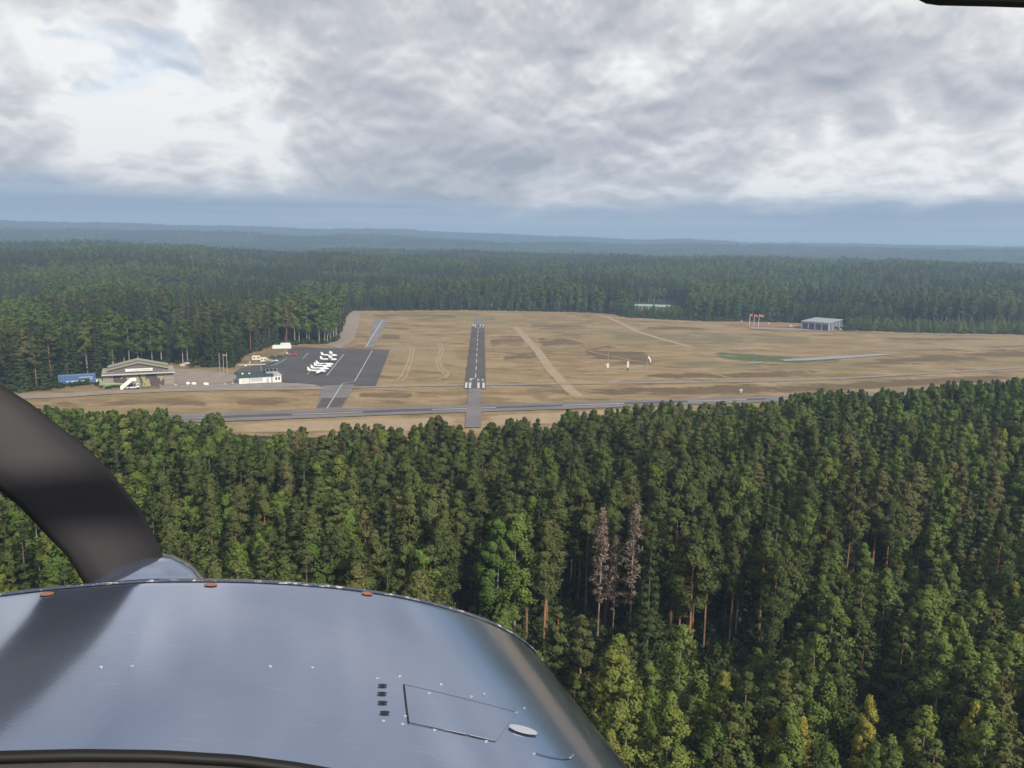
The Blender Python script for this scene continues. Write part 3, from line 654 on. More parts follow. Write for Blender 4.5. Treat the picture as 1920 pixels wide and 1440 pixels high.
for s, d0, d1 in bands:
    x, y = far_pts(s, d0, d1); bx, by = proj(np.stack([x, y, 0*x], -1)); upx = np.interp(bx, *zip(*UP))
    z = tz(x, y); k = by < upx
    for c in CLEAR: k &= ~((bx > c[0][0]) & (bx < c[1][0]) & (by > c[0][1]) & (by < c[2][1]))
    k &= ~((bx > 405) & (bx < 440) & (by > 684) & (by < 700))
    kk = 1. if d0 < 1200 else (1.6 if d0 < 1900 else 3.)
    sid, gap = stand(x, y, kk); g1 = _tab[sid % 256, sid // 256]; g2 = _tab[(sid // 256+50) % 256, (sid+13) % 256]; g3 = _tab[(sid+77) % 256, (sid // 256+99) % 256]
    k &= rg.random(x.size) < np.where(gap < .06, .25, np.where(g3 > .92, .2, .95))
    x, y, z, bx, by, upx, g1, g2, g3 = (q_[k] for q_ in (x, y, z, bx, by, upx, g1, g2, g3))
    dd = np.hypot(x, y); u = rg.random(x.size)
    h = np.clip(9.5+12*g2**.8+rg.normal(0, 1.5, x.size)+rg.exponential(.9, x.size), 6, 25)
    edge = (upx-by) < 12; h = np.where(edge & (bx < 660), np.maximum(h, 14+3*u), h)
    rim = (upx-by) < np.where(bx > 1590, 13, 2.2)
    h = np.where(rim & (bx > 1590), rg.uniform(4.5, 8, x.size), np.where(rim & (bx > 650), rg.uniform(6, 13, x.size), h))
    h = np.where((bx > 1170) & (bx < 1290) & (by > 583) & (dd < 800), rg.uniform(4.5, 7.2, x.size), h)
    wf = np.full(x.size, max(1., s/5.9))
    nb = g1+rg.normal(0, .13, x.size)+np.where((bx > 540) & (bx < 650) & (dd < 640), .3, 0)
    for i in range(x.size):
        if rim[i] and bx[i] > 1590: k_ = 'young_birch'
        else: k_ = 'birch' if nb[i] > .54 else ('spruce' if nb[i] < .27 else 'pine')
        far.append((k_, int(u[i]*997) % len(KINDS[k_]), x[i], y[i], z[i]-.1, h[i], wf[i]*(1.12+.5*u[i])*(1.25 if k_ == 'birch' else 1.08)*(20/h[i])**.35))
# individuals: the (up to) 300 of each kind that show largest
def place(tr):
    k, vr, x, y, z, h, wf, rot, lab = tr; cm, tm = KINDS[k][vr]
    nm = {'pine': 'pine_tree', 'spruce': 'spruce_tree', 'birch': 'birch_tree', 'young_birch': 'young_birch_tree', 'young_pine': 'young_pine_tree', 'dead_pine': 'dead_pine_tree', 'yellow_birch': 'birch_tree'}[k]
    e = empty(nm, (x, y, z), rot); s = h/20; e.scale = (s*wf*(1.0 if h > 12 else 1.1), s*wf*(1.0 if h > 12 else 1.1), s)
    a = link(bpy.data.objects.new('trunk', tm), e); b = link(bpy.data.objects.new('crown', cm), e)
    if SRC[k][vr] is None: SRC[k][vr] = (a, b)
    return e
KT = {'pine': 'olive pine', 'spruce': 'dark pointed spruce', 'birch': 'light green birch', 'young_birch': 'light green sapling birch', 'young_pine': 'dense conical young pine', 'dead_pine': 'dead pine', 'yellow_birch': 'yellow birch'}
COLS = [(60, 'left picture edge'), (200, 'blue trailer'), (330, 'camouflaged hangar'), (440, 'power poles'), (535, 'tower building'), (650, 'parked white planes'), (760, 'apron edge'), (850, 'wheel tracks'), (935, 'small runway'), (1080, 'diagonal track'), (1180, 'white posts'), (1290, 'windsock'), (1390, 'green grass patch'), (1490, 'flagpoles'), (1600, 'grey hall'), (1700, 'pond'), (1820, 'pond end'), (9999, 'picture corner')]
def zone(px_, py_):
    a = next(q_[1] for q_ in COLS if px_ < q_[0])
    b = 'front' if py_ > 1330 else ('second' if py_ > 1180 else ('third' if py_ > 1060 else ('fourth' if py_ > 960 else 'back')))
    return b+' row, below the '+a
def looks(tr):
    k = tr[0]; md = {'pine': 18.5, 'spruce': 18.5, 'birch': 17, 'young_birch': 9.5, 'young_pine': 9.5, 'dead_pine': 20, 'yellow_birch': 9}[k]
    return ('tall ' if tr[5] > md+1.2 else ('short ' if tr[5] < md-1.2 else ''))+('broad ' if tr[6] > 1.12 else ('slim ' if tr[6] < .98 else ''))
near_px = [proj(np.array([[t_[2], t_[3], t_[5]*.6]])) for t_ in trees]
cnt = {k: 0 for k in KL}; rest = []; MADE = []
def vis(i):
    a, b = near_px[i][0][0], near_px[i][1][0]
    cowl = a < 1100 and b > np.interp(a, [0, 300, 620, 860, 1040, 1100], [1113, 1088, 1100, 1145, 1270, 1380])
    return -60 < a < 1980 and b < 1500 and not cowl
order = sorted(range(len(trees)), key=lambda i: (0 if trees[i][8] else 1, -trees[i][5]/math.hypot(trees[i][2], trees[i][3], H-trees[i][5]/2)))
for i in order:
    tr = trees[i]; k = tr[0]
    if tr[8] or (vis(i) and cnt[k] < (290 if k != 'dead_pine' else 20)):
        cnt[k] += 1; e = place(tr); a, b = proj(np.array([[tr[2], tr[3], 0]]))
        tag(e, tr[8] or (looks(tr)+KT[k]+', '+zone(a[0], b[0])), 'dead tree' if k == 'dead_pine' else 'tree', k.replace('_', ' ')+' trees in the near woods')
        e['px'] = float(a[0]); MADE.append(e)
        if tr[8]: e['group'] = 'trees of the near woods that stand out'
    else: rest.append(tr)
by_label = {}
for e in MADE: by_label.setdefault(e['label'], []).append(e)
ORD = ['leftmost', 'second from left', 'third from left', 'fourth from left', 'fifth from left', 'sixth from left', 'seventh from left', 'eighth from left', 'ninth from left', 'tenth from left', 'eleventh from left', 'twelfth from left']
for lab, L_ in by_label.items():
    if len(L_) > 1:
        for n_, e in enumerate(sorted(L_, key=lambda q_: q_['px'])): e['label'] = lab+', '+(ORD[n_] if n_ < len(L_)-1 or n_ > 11 else 'rightmost') if n_ < 12 else lab
for e in MADE:
    del e['px']
    if len(e['label'].split()) > 16: e['label'] = e['label'].replace('light green ', 'green ')
    if len(e['label'].split()) > 16: e['label'] = e['label'].replace('short ', '').replace('tall ', '')
# everything else: one stuff object per kind, instanced with geometry nodes
def scatter(name, srcs, var, P, S, Rz, label):
    me = bpy.data.meshes.new(name); me.from_pydata(P.tolist(), [], [])
    a = me.attributes.new('scl', 'FLOAT_VECTOR', 'POINT'); a.data.foreach_set('vector', S.astype(np.float32).ravel())
    a = me.attributes.new('rot', 'FLOAT_VECTOR', 'POINT'); rr = np.zeros((len(P), 3), np.float32); rr[:, 2] = Rz; a.data.foreach_set('vector', rr.ravel())
    a = me.attributes.new('var', 'INT', 'POINT'); a.data.foreach_set('value', var.astype(np.int32))
    ob = link(bpy.data.objects.new(name, me)); tag(ob, label, kind='stuff')
    ng = bpy.data.node_groups.new(name, 'GeometryNodeTree')
    ng.interface.new_socket('Geometry', in_out='INPUT', socket_type='NodeSocketGeometry'); ng.interface.new_socket('Geometry', in_out='OUTPUT', socket_type='NodeSocketGeometry')
    N = ng.nodes; L = ng.links; gi = N.new('NodeGroupInput'); go = N.new('NodeGroupOutput'); jn = N.new('GeometryNodeJoinGeometry')
    def attr(nm, ty):
        q = N.new('GeometryNodeInputNamedAttribute'); q.data_type = ty; q.inputs[0].default_value = nm; return [s for s in q.outputs if s.enabled][0]
    A_s, A_r, A_v = attr('scl', 'FLOAT_VECTOR'), attr('rot', 'FLOAT_VECTOR'), attr('var', 'INT')
    e2r = N.new('FunctionNodeEulerToRotation'); L.new(A_r, e2r.inputs[0])
    for i, pair in enumerate(srcs):
        cp = N.new('FunctionNodeCompare'); cp.data_type = 'INT'; cp.operation = 'EQUAL'
        ins = [s for s in cp.inputs if s.enabled]; L.new(A_v, ins[0]); ins[1].default_value = i
        for ob_ in pair:
            oi = N.new('GeometryNodeObjectInfo'); oi.transform_space = 'ORIGINAL'; oi.inputs['Object'].default_value = ob_; oi.inputs['As Instance'].default_value = True
            ip = N.new('GeometryNodeInstanceOnPoints'); L.new(gi.outputs[0], ip.inputs['Points']); L.new(cp.outputs[0], ip.inputs['Selection'])
            L.new(oi.outputs['Geometry'], ip.inputs['Instance']); L.new(e2r.outputs[0], ip.inputs['Rotation']); L.new(A_s, ip.inputs['Scale']); L.new(ip.outputs[0], jn.inputs[0])
    L.new(jn.outputs[0], go.inputs[0]); md = ob.modifiers.new('scatter', 'NODES'); md.node_group = ng; return ob
allr = [(t_[0], t_[1], t_[2], t_[3], t_[4], t_[5], t_[6]) for t_ in rest]+far
STUFF = {'pine': ('pine_woods', 'mass of olive green pines in the woods around the airfield'), 'spruce': ('spruce_woods', 'mass of dark green spruces in the woods around the airfield'),
 'birch': ('birch_woods', 'mass of light green birches in the woods around the airfield'), 'young_birch': ('young_birch_thicket', 'thicket of young light green birches along the edge of the field and in the near woods'), 'young_pine': ('young_pine_thicket', 'thicket of young pines among the near woods')}
for k, (nm, lab) in STUFF.items():
    L_ = [t_ for t_ in allr if t_[0] == k]
    if not L_: continue
    for vi in range(len(KINDS[k])):
        if SRC[k][vi] is None:
            j = next((t_ for t_ in L_ if t_[1] == vi), None)
            L_ = [((t_[0], 0)+t_[2:]) if t_[1] == vi else t_ for t_ in L_]
    idx = [i for i in range(len(KINDS[k])) if SRC[k][i] is not None]; mp = {q_: j for j, q_ in enumerate(idx)}
    L_ = [t_ for t_ in L_ if t_[1] in mp]
    P = np.array([[t_[2], t_[3], t_[4]] for t_ in L_]); hs = np.array([t_[5]/20 for t_ in L_]); wf = np.array([t_[6] for t_ in L_])
    vr = np.array([mp[t_[1]] for t_ in L_]); S = np.stack([hs*wf, hs*wf, hs], -1)
    scatter(nm, [SRC[k][i] for i in idx], vr, P, S, rg.uniform(0, 6.283, len(L_)), lab)
# undergrowth -----------------------------------------------
def mk_bush(i):
    rb = np.random.default_rng(700+i); C = [np.array([rb.normal()*.7, rb.normal()*.7, rb.uniform(.3, 1.5)]) for _ in range(9)]
    P, N = clumps(C, [np.array([.6, .6, .5])]*9, 46, rb, .3, .5); return crown_mesh('bush_foliage', P, N, .17, 'bush_leaves', rb)
bush = [mk_bush(i) for i in range(3)]
bsrc = []
for i, (a, b) in enumerate([(186, 723), (160, 722), (140, 724), (112, 728), (446, 712.5), (1570, 619), (1588, 621)]):
    q = G(a, b); e = empty('shrub', q, i, ['dark green shrub in front of the blue trailer, nearest the kiosk', 'dark green shrub in front of the middle of the blue trailer', 'dark green shrub before the left half of the blue trailer', 'dark green shrub at the left end of the blue trailer', 'dark little shrub at the left end of the tower building', 'dark green shrub at the right corner of the grey hall', 'rounded dark shrub just right of the grey hall'][i], 'shrub', 'shrubs by the buildings')
    s_ = [1.0, 1.3, 1.2, 1.2, .7, 1.6, 1.9][i]; e.scale = (s_, s_, s_*1.1)
    ob = link(bpy.data.objects.new('foliage', bush[i % 3]), e)
    if i < 3: bsrc.append((ob,))
x, y = grid(-190, 260, 38, 260, 2.2); bx, by = proj(np.stack([x, y, 0*x], -1))
k = (by > np.interp(bx, *zip(*TOP))+70) & (np.abs(np.arctan2(x, y)) < math.radians(43)) & (rg.random(x.size) < .75)
x1, y1 = x[k], y[k]
x, y = grid(-420, 620, 200, 720, 3.4); bx, by = proj(np.stack([x, y, 0*x], -1)); upx = np.interp(bx, *zip(*UP))
k = (by < upx) & (by > upx-9) & (np.abs(np.arctan2(x, y)) < math.radians(41)); x2, y2 = x[k], y[k]
x = np.concatenate([x1, x2]); y = np.concatenate([y1, y2]); P = np.stack([x, y, 0*x-.05], -1); s_ = rg.uniform(.5, 1.5, x.size)
scatter('undergrowth', bsrc, rg.integers(0, 3, x.size), P, np.stack([s_, s_, s_*1.1], -1), rg.uniform(0, 6.3, x.size), 'low green undergrowth between the trees')
print('TREES near', len(trees), 'ind', cnt, 'far', len(far), 'bush', x.size)
# ------------------------------------------------------------------ things on the airfield
plain('white_paint', (.74, .74, .72), .45, var=.08); plain('cream', (.66, .62, .50), .5); plain('grey_metal', (.34, .34, .36), .5, .3); plain('dark_grey', (.06, .06, .065), .6)
plain('black_rubber', (.02, .02, .02), .8); plain('light_grey', (.46, .46, .47), .6); plain('roof_teal', (.035, .06, .062), .7); plain('wood_grey', (.26, .225, .20), .9, scale=5.)
plain('blue_tarp', (.06, .125, .27), .55); plain('blue_tarp_light', (.13, .21, .37), .55); plain('red_paint', (.42, .04, .03), .4); plain('orange_cloth', (.42, .14, .09), .8)
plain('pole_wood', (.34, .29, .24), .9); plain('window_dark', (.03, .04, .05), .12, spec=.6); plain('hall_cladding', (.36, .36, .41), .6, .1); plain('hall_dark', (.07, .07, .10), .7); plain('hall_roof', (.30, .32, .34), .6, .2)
plain('jet_green', (.22, .30, .16), .6, var=.35, scale=.9); plain('roof_green', (.26, .34, .29), .7); plain('stone', (.40, .36, .32), .95); plain('pale_blue_and_shade', (.36, .43, .50), .7); plain('silver', (.5, .53, .56), .35, .4); plain('sock_cloth', (.78, .70, .60), .9)
plain('roof_moss', (.27, .27, .19), .9, var=.25, scale=.5); plain('roof_dark_camo', (.155, .13, .125), .9, var=.2, scale=.6)
t, o = mat('camouflage'); v_ = t.n('ShaderNodeTexCoord').outputs['Object']; x_, y_, z_ = t.sep(v_)
nv = t.noise(t.xyz(x_, 0., t.m('MULTIPLY', z_, .55)), .33, 2, .45, 1.1)
principled(t, o, t.mix(t.ss(nv, .485, .505), (.32, .31, .17), (.10, .07, .08)), .8)
def facing(pa, pb):                     # base point midway and heading so that local +x runs from pixel pa to pixel pb
    a, b = G(*pa), G(*pb); d_ = b-a; return (a+b)/2, math.atan2(d_[1], d_[0]), float(np.linalg.norm(d_))
def fronting(px0, px1, py, turn=0.):    # wall seen face on from the aircraft: base at py, turned by 'turn' degrees
    a = G((px0+px1)/2, py); return a, -math.atan2(a[0], a[1])+math.radians(turn), (px1-px0)*mpp((px0+px1)/2, py)/max(.5, math.cos(math.radians(turn)))
def gable(w_, y0, y1, z0, z1, over=.3, th=.18):
    return [(-w_/2-over, z0-over*(z1-z0)/(w_/2)), (0, z1), (w_/2+over, z0-over*(z1-z0)/(w_/2)), (w_/2+over, z0-over*(z1-z0)/(w_/2)+th), (0, z1+th), (-w_/2-over, z0-over*(z1-z0)/(w_/2)+th)]
# camouflaged hangar
c, rz, W = fronting(201, 322, 725)
hg = empty('hangar', c, rz, 'camouflage painted hangar with low gabled roof and white sign over its doors', 'hangar')
k = W/24.7
an_ = 3.6*k; dw = W-2*an_
for s in (-1, 1):
    wg = MB().box((s*(W/2-an_/2), 6., 2.45), (an_-.05, 12., 4.9)).build('side_wing', 'wood_grey', hg)
    for j in range(6): MB().box((s*(W/2-an_/2), -.04, .45+j*.8), (an_-.1, .12, .10)).build('board', 'light_grey' if j % 2 else 'pole_wood', wg)
    MB().box((s*(W/2-an_/2), 6., 5.75), (an_+.4, 12.2, .22)).build('wing_roof', 'pole_wood', hg)
MB().prism([(-dw/2-1.2, 0), (dw/2+1.2, 0), (dw/2+1.2, 6.7), (0, 9.0), (-dw/2-1.2, 6.7)], .45, 10.).build('hall', 'roof_dark_camo', hg)
rf = MB().prism(gable(dw+2.4, 0, 0, 6.75, 9.05, .7, .28), -.3, 2.2).build('roof', 'roof_moss', hg)
MB().prism(gable(dw+2.4, 0, 0, 6.9, 9.2, .6, .24), 2.25, 6.).build('roof_band', 'roof_dark_camo', rf)
MB().prism(gable(dw+2.4, 0, 0, 7.05, 9.35, .7, .28), 6.05, 10.3).build('roof_band', 'roof_moss', rf)
MB().box((0, -.6, 5.15), (W+.6, 2.0, .34)).build('canopy', 'light_grey', hg)
nd = 6
for j in range(nd): MB().box((-dw/2+dw*(j+.5)/nd, .22+.05*(j % 2), 2.42), (dw/nd-.04, .14, 4.8)).build('door_leaf', 'camouflage', hg)
MB().box((0, .2, 5.85), (dw, .2, .9)).build('gable_board', 'roof_dark_camo', hg)
sg = MB().box((.2, -.45, 6.55), (9.4, .12, 1.05)).build('sign_board', 'white_paint', hg)
tc = bpy.data.curves.new('sign_text', 'FONT'); tc.body = 'Karhulan ilmailukerho'; tc.size = .72; tc.align_x = 'CENTER'; tc.align_y = 'CENTER'; tc.extrude = .01
to_ = bpy.data.objects.new('lettering', tc); link(to_, sg); to_.location = (1.05, -.535, 6.55); to_.rotation_euler = (math.pi/2, 0, 0); tc.materials.append(MATS['dark_grey'])
MB().prism([(-3.9, 6.45), (-3.2, 6.6), (-2.6, 6.5), (-2.6, 6.58), (-3.2, 6.75), (-3.9, 6.55)], -.54, -.52).build('emblem', 'grey_metal', sg)
# tower building
c, rz, W = fronting(451, 526.5, 718.5, 9)
tb = empty('tower_building', c, rz, 'white single-storey airfield building with dark roof and a glazed control cab', 'building')
Wt = W*1.0; dp = 7.5
MB().prism([(-Wt/2, 0), (Wt/2, 0), (Wt/2, 2.75), (-Wt/2, 2.75)], 0, dp).build('wall', 'white_paint', tb)
MB().prism([(0, 0), (dp, 0), (dp, 2.75), (dp/2, 4.0), (0, 2.75)], -Wt/2-.06, -Wt/2-.005, 'x').build('gable_wall', 'pale_blue_and_shade', tb)  # end wall turned from the sun: its bluish shade is put into the colour
MB().prism([(-.5, 2.62), (dp/2, 4.05), (dp+.5, 2.62), (dp+.5, 2.80), (dp/2, 4.25), (-.5, 2.80)], -Wt/2-.5, Wt/2-3.0, 'x').build('roof', 'roof_teal', tb)
MB().box((Wt/2-1.4, dp/2-.1, 2.86), (3.2, dp+.5, .22)).build('flat_roof', 'light_grey', tb)
for xx, wd, hh, z0, m_, nm in [(-Wt*.36, 2.4, 1.6, .5, 'cream', 'panel'), (-Wt*.09, 4.6, 1.5, .75, 'light_grey', 'garage_door'), (Wt*.17, .9, 1.9, .05, 'light_grey', 'door'), (Wt*.27, .5, 2.6, .05, 'grey_metal', 'downpipe_panel'), (-Wt*.26, .45, 2.6, .05, 'pale_blue_and_shade', 'downpipe_panel')]:
    MB().box((xx, -.03, z0+hh/2), (wd, .08, hh)).build(nm, m_, tb)
for xx in (Wt*.375, Wt*.445): 
    wn = MB().box((xx, -.03, 1.5), (.75, .07, 1.2)).build('window', 'light_grey', tb); MB().box((xx, -.075, 1.5), (.58, .04, 1.0)).build('pane', 'window_dark', wn)
cx_ = Wt*.28; cw = 2.2
cab = MB().box((cx_, 3.4, 3.35), (4.1, 3.6, 1.3)).build('cab_base', 'grey_metal', tb)
for z_, dd_ in ((4.05, 4.3), (5.45, 5.0)): MB().box((cx_, 3.4, z_), (dd_, dd_*.85, .18)).build('cab_rail', 'light_grey', cab)
MB().add([(cx_+a*q, 3.4+b*q*.85, z_) for z_, q in ((4.1, 1.98), (5.4, 2.3)) for a, b in ((-1, -1), (1, -1), (1, 1), (-1, 1))], [(0, 1, 5, 4), (1, 2, 6, 5), (2, 3, 7, 6), (3, 0, 4, 7)]).build('cab_glazing', 'window_dark', tb)
for a in (-1, -.33, .33, 1): MB().cyl((cx_+a*2.02, 3.4-1.72, 4.1), (cx_+a*2.34, 3.4-2.0, 5.4), .09, n=6).build('mullion', 'light_grey', tb)
MB().box((cx_, 3.4, 5.70), (5.6, 4.7, .3), taper=.9).build('cab_roof', 'roof_teal', tb)
MB().cyl((cx_-3.4, 4.6, 3.5), (cx_-3.4, 4.6, 10.2), .09, .05).build('mast', 'light_grey', tb)
MB().cyl((cx_+2.6, 5.2, 3.), (cx_+2.6, 5.2, 8.0), .06, .03).build('antenna', 'light_grey', tb)
for xx, r_ in ((-Wt*.40, .45), (-Wt*.24, .38)):
    MB().loft([(xx-r_, 2.2, 3.75, .05, .05), (xx-r_*.7, 2.2, 3.75, r_*.7, r_*.7), (xx, 2.2, 3.75, r_, r_), (xx+r_*.7, 2.2, 3.75, r_*.7, r_*.7), (xx+r_, 2.2, 3.75, .05, .05)]).build('roof_vent', 'white_paint', tb, True)
# blue trailer
c, rz, W = fronting(115, 176, 723)
bt = empty('box_trailer', c, rz, 'long blue box trailer parked among the trees left of the hangar', 'trailer')
MB().box((0, 1.3, 2.5), (W, 2.5, 2.9)).build('body', 'blue_tarp', bt); MB().box((0, 1.3, 4.02), (W+.1, 2.6, .16)).build('roof', 'blue_tarp_light', bt)
for a, b, z_, hh in ((-.3, .28, 1.75, .42), (.05, .42, 3.1, .28), (-.47, -.42, 1.7, .5), (.36, .42, 2.4, .5)): MB().box(((a+b)/2*W, -.005, z_), ((b-a)*W, .05, hh)).build('stripe', 'light_grey', bt)
for j in range(9): MB().box((-W/2+W*j/8, .03, 2.5), (.1, .09, 2.9)).build('rib', 'blue_tarp_light', bt)
for a in (-.36, -.28, .3): MB().cyl((a*W, 0.1, .5), (a*W, .45, .5), .5, n=12).build('wheel', 'black_rubber', bt)
MB().box((0, 1.3, .85), (W*.9, 1.2, .3)).build('chassis', 'cream', bt)
# kiosk
c, rz, W = fronting(181.5, 190.5, 722.5)
ks = empty('kiosk', c, rz, 'small white kiosk with a dark hatch between blue trailer and green jet', 'kiosk')
MB().box((0, .8, 1.1), (W, 1.6, 2.2)).build('wall', 'white_paint', ks); MB().box((0, .8, 2.27), (W+.3, 1.9, .14)).build('roof', 'light_grey', ks); MB().box((0, -.02, 1.2), (.75, .06, .8)).build('hatch', 'window_dark', ks)
# dish on the bank
c = G(183, 706.5); ds = empty('satellite_dish', c, 0, 'white dish antenna on a post above the blue trailer', 'dish'); MB().cyl((0, 0, 0), (0, 0, 1.4), .07).build('post', 'grey_metal', ds)
MB().add([(math.cos(a)*r_*1., -.45+.5*(r_**2), 1.9+math.sin(a)*r_*.8) for r_ in (.02, .5, .95) for a in np.linspace(0, 6.283, 12, endpoint=False)], [(i*12+j, i*12+(j+1) % 12, (i+1)*12+(j+1) % 12, (i+1)*12+j) for i in range(2) for j in range(12)]).build('reflector', 'white_paint', ds, True)
# lamp post and sign pole by the hangar
c = G(187.5, 690); lp = empty('lamp_post', c, 0, 'short wooden lamp post in the trees behind the hangar', 'lamp post'); MB().cyl((0, 0, 0), (0, 0, 3.6), .1, .08).build('post', 'pole_wood', lp); MB().box((.4, 0, 3.7), (1.3, .3, .25)).build('lamp_head', 'light_grey', lp)
# delta wing jet
c, rz, W = fronting(190, 234, 728, -8)
jt = empty('jet_fighter', c, rz, 'old mottled green jet fighter parked in front of the hangar', 'jet')
k = W/9.2
fs = MB().loft([(-4.5*k, 0, 1.55, .42, .45), (-3.4*k, 0, 1.6, .55, .6), (-1.2*k, 0, 1.6, .6, .68), (.8*k, 0, 1.6, .58, .66), (2.4*k, 0, 1.5, .46, .5), (3.7*k, 0, 1.4, .28, .3), (4.6*k, 0, 1.32, .04, .04)]).build('fuselage', 'jet_green', jt, True)
MB().loft([(.6*k, 0, 2.15, .05, .05), (1.1*k, 0, 2.2, .3, .28), (1.8*k, 0, 2.1, .28, .26), (2.6*k, 0, 1.85, .05, .05)]).build('canopy', 'window_dark', jt, True)
for s in (-1, 1):
    MB().add([(1.2*k, s*.5, 1.45), (-2.4*k, s*.5, 1.45), (-2.7*k, s*3.3, 1.4), (-1.6*k, s*3.3, 1.4), (1.2*k, s*.5, 1.57), (-2.4*k, s*.5, 1.57), (-2.7*k, s*3.3, 1.46), (-1.6*k, s*3.3, 1.46)], [(0, 1, 2, 3), (7, 6, 5, 4), (0, 4, 5, 1), (1, 5, 6, 2), (2, 6, 7, 3), (3, 7, 4, 0)]).build('wing', 'jet_green', jt)
    MB().cyl((-.6*k, s*1.1, .3), (-.6*k, s*1.3, .3), .3, n=10).build('wheel', 'black_rubber', jt); MB().cyl((-.6*k, s*1.15, .3), (-.6*k, s*1.1, 1.4), .06).build('gear_leg', 'light_grey', jt)
MB().prism([(-2.6*k, 2.1), (-4.2*k, 3.7), (-4.9*k, 3.7), (-4.5*k, 1.9)], -.06, .06).build('tail_fin', 'jet_green', jt)
MB().cyl((2.4*k, -.08, .25), (2.4*k, .08, .25), .25, n=10).build('nose_wheel', 'black_rubber', jt); MB().cyl((2.4*k, 0, .25), (2.4*k, 0, 1.2), .05).build('gear_leg', 'light_grey', jt)
MB().cyl((-4.6*k, 0, 1.55), (-4.5*k, 0, 1.55), .4, .43, 12).build('exhaust_ring', 'white_paint', jt)
# boarding stairs
c, rz, W = fronting(227.5, 260, 731)
st = empty('boarding_stairs', c, rz, 'white mobile boarding stairs on wheels before the hangar doors', 'stairs')
MB().prism([(-W*.5, .15), (-W*.40, .15), (W*.16, 3.2), (W*.34, 3.2), (W*.34, 3.35), (W*.12, 3.35), (-W*.5, .45)], .1, 1.7).build('ramp', 'white_paint', st)
for yy in (.02, 1.7): MB().prism([(-W*.5, .3), (-W*.44, .3), (W*.13, 3.3), (W*.36, 3.3), (W*.36, 4.15), (W*.05, 4.15), (-W*.5, 1.25)], yy, yy+.06).build('side_panel', 'white_paint', st)
for j in range(9): MB().box((-W*.40+W*.056*j, .9, .50+.33*j), (W*.05, 1.5, .06)).build('step', 'light_grey', st)
MB().box((W*.14, .9, .75), (W*.7, 1.5, .28)).build('chassis', 'white_paint', st); MB().box((W*.43, .9, 1.35), (W*.13, 1.5, 1.5)).build('drive_cab', 'white_paint', st); MB().box((W*.43, .12, 1.7), (W*.09, .1, .5)).build('cab_window', 'window_dark', st)
for a in (-.05, .42):
    for yy in (.05, 1.55): MB().cyl((a*W, yy, .42), (a*W, yy+.22, .42), .42, n=12).build('wheel', 'black_rubber', st)
for a in (.2, .33): MB().cyl((a*W, .9, .9), (a*W, .9, 3.2), .08).build('strut', 'light_grey', st)
# white blocks, boulders
rgb = np.random.default_rng(5)
def rock(name, px, py, sx, sy, sz, m, lab, cat, grp=None, sq=.0):
    c = G(px, py); e = MB(); n = 9
    for i in range(5):
        pass
    secs = []
    for t_ in np.linspace(-1, 1, 6):
        q = math.sqrt(max(.05, 1-abs(t_)**(2.6 if sq else 2))); secs.append((t_*sx/2, rgb.normal()*.04*sy, sz*.42, sy/2*q*(1+rgb.normal()*.08), sz*.55*q*(1+rgb.normal()*.08)))
    e.loft(secs, 9); ob = e.build(name, m, None, not sq); ob.location = c; return tag(ob, lab, cat, grp)
rock('concrete_block', 352.5, 721.5, 1.5, 1.2, 1.2, 'white_paint', 'white concrete block on the gravel yard, leftmost of three', 'block', 'white blocks on the gravel yard', 1)
rock('concrete_block', 363.5, 721.8, 1.9, 1.2, 1.2, 'white_paint', 'white concrete block on the gravel yard, middle one of three', 'block', 'white blocks on the gravel yard', 1)
rock('concrete_block', 386.5, 722.5, 2.2, 1.2, 1.2, 'white_paint', 'white concrete block on the gravel yard, rightmost and largest of three', 'block', 'white blocks on the gravel yard', 1)
rock('boulder', 342, 688, 3.0, 2., 1.6, 'stone', 'grey boulder behind the gravel yard, left of the bigger one', 'boulder', 'boulders behind the gravel yard'); rock('boulder', 351, 686, 3.8, 2.4, 1.9, 'stone', 'bigger grey boulder behind the gravel yard', 'boulder', 'boulders behind the gravel yard')
rock('boulder', 329, 723.5, 1.2, 1., .8, 'stone', 'small pale stone at the right corner of the hangar', 'boulder'); rock('boulder', 421, 721.5, 1., .9, .6, 'stone', 'small pale stone left of the tower building', 'boulder'); rock('boulder', 436, 720, 1.1, .9, .6, 'stone', 'pale stone at the left corner of the tower building', 'boulder')
for i, (a, b, s_) in enumerate([(1390, 603.5, 1.8), (1402, 602.5, 1.3), (1441, 608, 2.2), (1482, 613.5, 3.0), (1575, 619.5, 2.6), (1346, 567, 4.), (1358, 566, 5.), (1368, 568, 4.)]):
    rock('boulder', a, b, s_, s_*.7, s_*.55, 'stone', ['pale stone on the red bank left of the flagpoles', 'pale stone on the red bank just left of the first flagpole', 'pale stone on the red bank right of the flagpoles', 'pale rubble heap left of the grey hall', 'pale rubble heap at the right end of the grey hall', 'pale rock in the far clearing, left of three', 'pale rock in the far clearing, middle of three', 'pale rock in the far clearing, right of three'][i], 'boulder')
# power poles
for i, (a, b, hh) in enumerate([(412.3, 699.5, 8.6), (419.5, 699, 8.2), (426.2, 701.5, 9.2)]):
    e = empty('power_pole', G(a, b), 0, ['bare wooden pole behind the gravel yard, leftmost of three', 'middle wooden power pole behind the gravel yard', 'rightmost wooden power pole with crossarm behind the gravel yard'][i], 'pole', 'wooden poles by the gravel yard')
    MB().cyl((0, 0, 0), (0, 0, hh), .16, .12).build('shaft', 'pole_wood', e)
    if i == 2: MB().box((-.6, 0, hh-1.0), (1.9, .15, .18)).build('crossarm', 'pole_wood', e)
    if i == 1: MB().box((.7, 0, hh-.8), (1.6, .15, .18)).build('crossarm', 'pole_wood', e)
